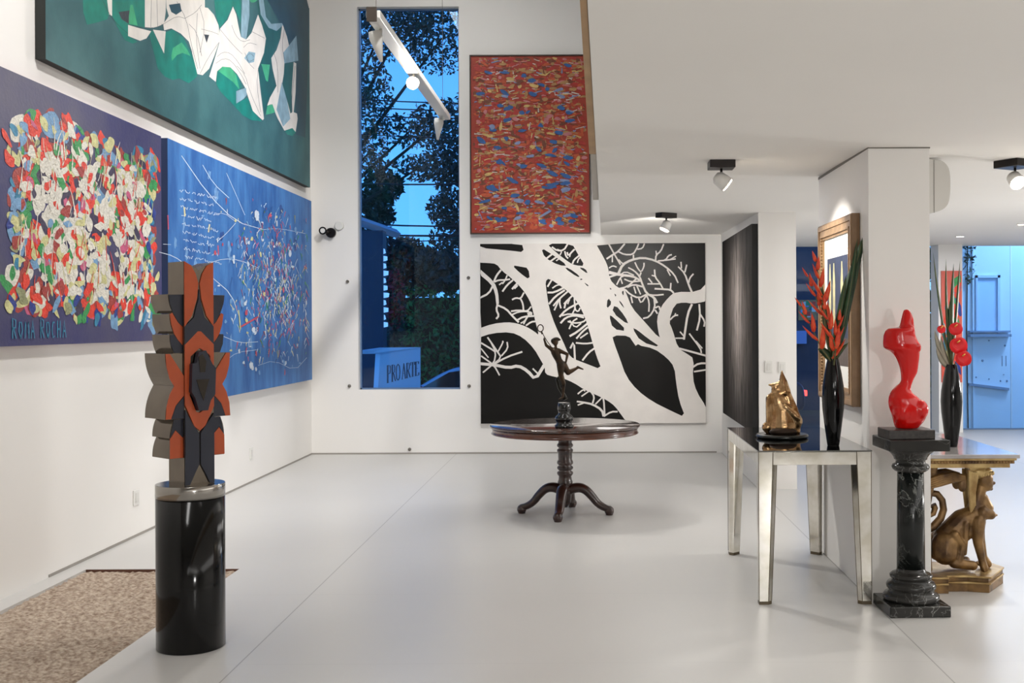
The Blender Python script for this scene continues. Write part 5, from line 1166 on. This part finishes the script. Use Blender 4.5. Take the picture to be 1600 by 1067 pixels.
# serif capitals as strokes (x 0..1, y 0..1; thick and thin)
LT = {'P': [([(.2, 0), (.2, 1)], .2), ([(.2, 1), (.75, .97), (.85, .75), (.7, .52), (.25, .5)], .1), ([(0, 0), (.45, 0)], .05), ([(0, 1), (.4, 1)], .05)],
      'R': [([(.2, 0), (.2, 1)], .2), ([(.2, 1), (.7, .97), (.8, .76), (.68, .54), (.25, .52)], .1), ([(.45, .52), (.95, 0)], .17), ([(0, 0), (.42, 0)], .05)],
      'O': [([(.5, 0), (.18, .12), (.06, .5), (.18, .88), (.5, 1)], .14), ([(.5, 1), (.82, .88), (.94, .5), (.82, .12), (.5, 0)], .14)],
      'A': [([(.1, 0), (.5, 1)], .07), ([(.5, 1), (.9, 0)], .18), ([(.25, .35), (.75, .35)], .05), ([(0, 0), (.25, 0)], .05), ([(.72, 0), (1.05, 0)], .05)],
      'T': [([(.5, 0), (.5, 1)], .2), ([(0, 1), (1, 1)], .08), ([(.02, 1), (.02, .8)], .05), ([(.98, 1), (.98, .8)], .05), ([(.3, 0), (.7, 0)], .05)],
      'E': [([(.2, 0), (.2, 1)], .2), ([(0, 1), (.85, 1)], .08), ([(.2, .52), (.65, .52)], .06), ([(0, 0), (.9, 0)], .08), ([(.88, 0), (.92, .2)], .05), ([(.83, 1), (.83, .82)], .05)]}
x = 603.5
for ch in 'PRO ARTE':
    if ch == ' ': x += 2.0; continue
    wd = 6.6
    for st, sw in LT[ch]:
        pts = [(x + wd * u, 0, v) for u, _, v in [(q[0], 0, q[1]) for q in st]]
        P2 = []
        for px, _, v in pts:
            t = (px - 603) / 48.0; yb = 598.5 - 12 * t; yt = 571 - 6 * t; P2.append((px, yb + (yt - yb) * v))
        L_, Q_ = ribbon2(P2, sw * wd); n = len(L_)
        vs = [tuple(sp_(*q) - B + nrm * .012) for q in L_ + Q_]; m.add(vs, [(i, i + 1, n + i + 1, n + i) for i in range(n - 1)])
    x += wd * 1.06
lt = m.build('lettering', parent=p, recalc=False); so = lt.modifiers.new('t', 'SOLIDIFY'); so.thickness = .012; so.offset = 0
MB().box(-.25, -.15, .12, .22, -B.z - .6, .2).build('support_post', mat('navy_metal', (1, 1, 1)), p)
# parked car outside
def car(loc, rz, label, body, lights=False, group=None):
    p = empty('car', loc, label, 'car', group, rz)
    pr = smoothpoly([(-2.1, .28), (-2.15, .55), (-2.05, .72), (-1.3, .86), (-.95, .92), (-.2, 1.38), (.25, 1.44), (1.0, 1.40), (1.6, 1.0), (2.05, .92), (2.12, .6), (2.08, .28), (1.7, .24), (-1.7, .24)], 2)
    MB().prism(pr, 'y', -.85, .85).build('body', body, p, bevel=.06, seg=3)
    gm = mat('car_glass', (20, 28, 40), .08, coat=.5)
    m = MB().prism([(-.78, .97), (-.17, 1.31), (.2, 1.36), (.2, .97)], 'y', -.86, .86); m.prism([(.26, .97), (.26, 1.36), (.95, 1.32), (1.35, 1.0)], 'y', -.86, .86); m.build('side_window', gm, p)
    for s in (-.8, .8):
        for xw in (-1.35, 1.3):
            w_ = MB().tube([(xw, s - .1 * (1 if s > 0 else -1), .32), (xw, s + .06 * (1 if s > 0 else -1), .32)], [.32, .32], 28).build('wheel', mat('tyre', (16, 16, 17), .8), p)
            MB().tube([(xw, s + .062 * (1 if s > 0 else -1), .32), (xw, s + .075 * (1 if s > 0 else -1), .32)], [.19, .17], 20).build('hub_cap', STEEL, w_)
    m = MB().ball((-.72, -.95, .98), (.07, .1, .07), 12, 8); m.build('mirror', mat('mirror_red_tint', (170, 60, 60), .4), p)
    if lights:
        for s in (-.6, .6): MB().box(2.06, 2.15, s - .2, s + .2, .62, .74).build('tail_light', mat('tail_light_glow', (255, 60, 50), .3, emis=(255, 50, 40), estr=5), p)
    else:
        for s in (-.65, .65): MB().box(-2.14, -2.06, s - .14, s + .14, .58, .7).build('headlight', WHITEPL, p)
    return p
car((-2.62, 23.0, -.6), 0, 'silver-blue parked car outside at the bottom right of the tall window', mat('car_silver', (176, 190, 208), .25, .3, coat=.5))
# ---- beyond the right glass front: dim street, pale facade
p = empty('dark_building', (4.4, 29, -.6), 'dim dark building across the street, seen between the pier and the column', 'building')
MB().box(-3.4, 3.3, 0, .6, 0, 5.2).build('facade_wall', mat('night_blue_wall', (46, 58, 78), .8, noise=.2, nscale=2), p)
bd = p
for k, x in enumerate((-1.2, -.5, 2.0)): 
    f_ = MB().box(x, x + .9, -.03, -.001, 1.2, 2.3).build('window', mat('dark_blue_pane', (26, 40, 74), .15, coat=.5), p)
    MB().box(x - .04, x + .94, -.05, -.031, 2.3, 2.36).build('lintel', mat('grey_lintel', (90, 98, 112), .7), f_)
m = MB().use(paint('tan', (1, 1, 1))).box(5.34 - 4.4, 5.82 - 4.4, -.05, -.001, 2.32, 2.84); rg2 = random.Random(2)
for k in range(14):
    a_ = 5.36 - 4.4 + rg2.uniform(0, .34); b_ = 2.34 + rg2.uniform(0, .36); m.use(rg2.choice([PRd, PB, PDB, PW, PG])); m.box(a_, a_ + .1, -.052 - k * .0006, -.05, b_, b_ + .12)
m.build('reflected_picture', parent=bd)  # stands in for a picture reflected in the glass front
MB().box(5.2 - 4.4, 5.5 - 4.4, -.3, -.001, 1.72, 2.05).build('reflection_patch', mat('pale_blue_reflection', (120, 146, 196), .5), bd)  # pale block standing in for a bright reflection in the glass
car((2.62, 25.8, -.6), R(5), 'dark car with glowing red tail light in the street, seen through the narrow glass gap', mat('car_navy', (24, 34, 62), .3, .2, coat=.4), True)
p = empty('pale_facade', (8.2, 19.6, -.4), 'pale rendered house front bathed in blue dusk light beyond the far right glass', 'building')
FW = mat('pale_blue_render', (206, 220, 236), .8, noise=.05, nscale=2); FD = mat('facade_weathering', (120, 138, 165), .8)
x_ = lambda px: (px - CX) / F * 19.6 - 8.2
z_ = lambda py, px=1550: H - ((py - CY) + (px - CX) * ROLL) / F * 19.6 + .4
MB().box(x_(1494), 4, 0, .5, 0, 4.6).build('render_wall', FW, p)
MB().box(x_(1519), x_(1521), -.03, -.001, 0, 4.4).build('corner_moulding', FW, p)
f_ = MB()
for a, b, c_, d_ in ((1524, 1527, 430, 520), (1558, 1562, 430, 520), (1524, 1562, 430, 434)): f_.box(x_(a), x_(b), -.04, -.001, z_(d_), z_(c_))
f_ = f_.build('window_frame', mat('facade_trim', (186, 202, 222), .7), p)
MB().box(x_(1527), x_(1558), -.008, -.002, z_(519), z_(434)).build('shutter', mat('shutter_blue', (180, 205, 235), .6), f_)
MB().box(x_(1512), x_(1576), -.14, -.001, z_(526), z_(522)).build('ledge', FD, p); MB().box(x_(1512), x_(1576), -.10, -.001, z_(519), z_(516.5)).build('ledge', FD, p)
m = MB()
m.prism([(x_(1512), z_(598)), (x_(1575), z_(606)), (x_(1575), z_(610)), (x_(1512), z_(602))], 'y', -.05, -.001); m.build('sloping_rail', FD, p)
m = MB(); rg_ = random.Random(3)
for px, py, r_ in ((1535, 563, .022), (1525, 589, .016), (1545, 592, .014), (1563, 595, .016), (1573, 595, .018), (1568, 585, .010), (1520, 530, .02), (1545, 532, .016), (1570, 540, .018)):
    m.ball((x_(px), -.003, z_(py)), (r_, .008, r_), 8, 5)
m.box(x_(1565), x_(1566.2), -.006, -.001, z_(572), z_(556)); m.box(x_(1571), x_(1572.2), -.006, -.001, z_(572), z_(556)); m.build('wall_marks', FD, p)
m = MB().use(LEAFM); leaves(m, rg_, (x_(1512), -.1, z_(405)), (.12, .08, .45), 90, .045); m.use(BARK).tube([(x_(1512), -.012, 0), (x_(1510), -.012, z_(520)), (x_(1512), -.02, z_(380))], .01, 6)
tag(m.build('climbing_plant', LEAFM, loc=(8.2, 19.6, -.4), recalc=False), 'thin dark climbing plant on the pale facade beyond the far right glass', 'plant')
p = empty('garden_shrub', (5.35, 18.5, -.6), 'dark green shrub behind the second vase, in the glass beside the column', 'shrub')
MB().tube([(0, 0, 0), (0, .05, 2.5)], [.05, .02], 8).build('stem', BARK, p)
m = MB(); leaves(m, rng, (0, 0, 2.3), (.35, .35, 1.6), 1500, .08); m.build('foliage', mat('shrub_leaf', (22, 66, 44), .6), p, recalc=False)
# unseen blue fill area added to brighten the pale facade
area('facade_fill_light', (8.6, 18.2, 5.2), (7.2, 19.6, .8), 215, 1.2, .6, (.42, .68, 1.0))
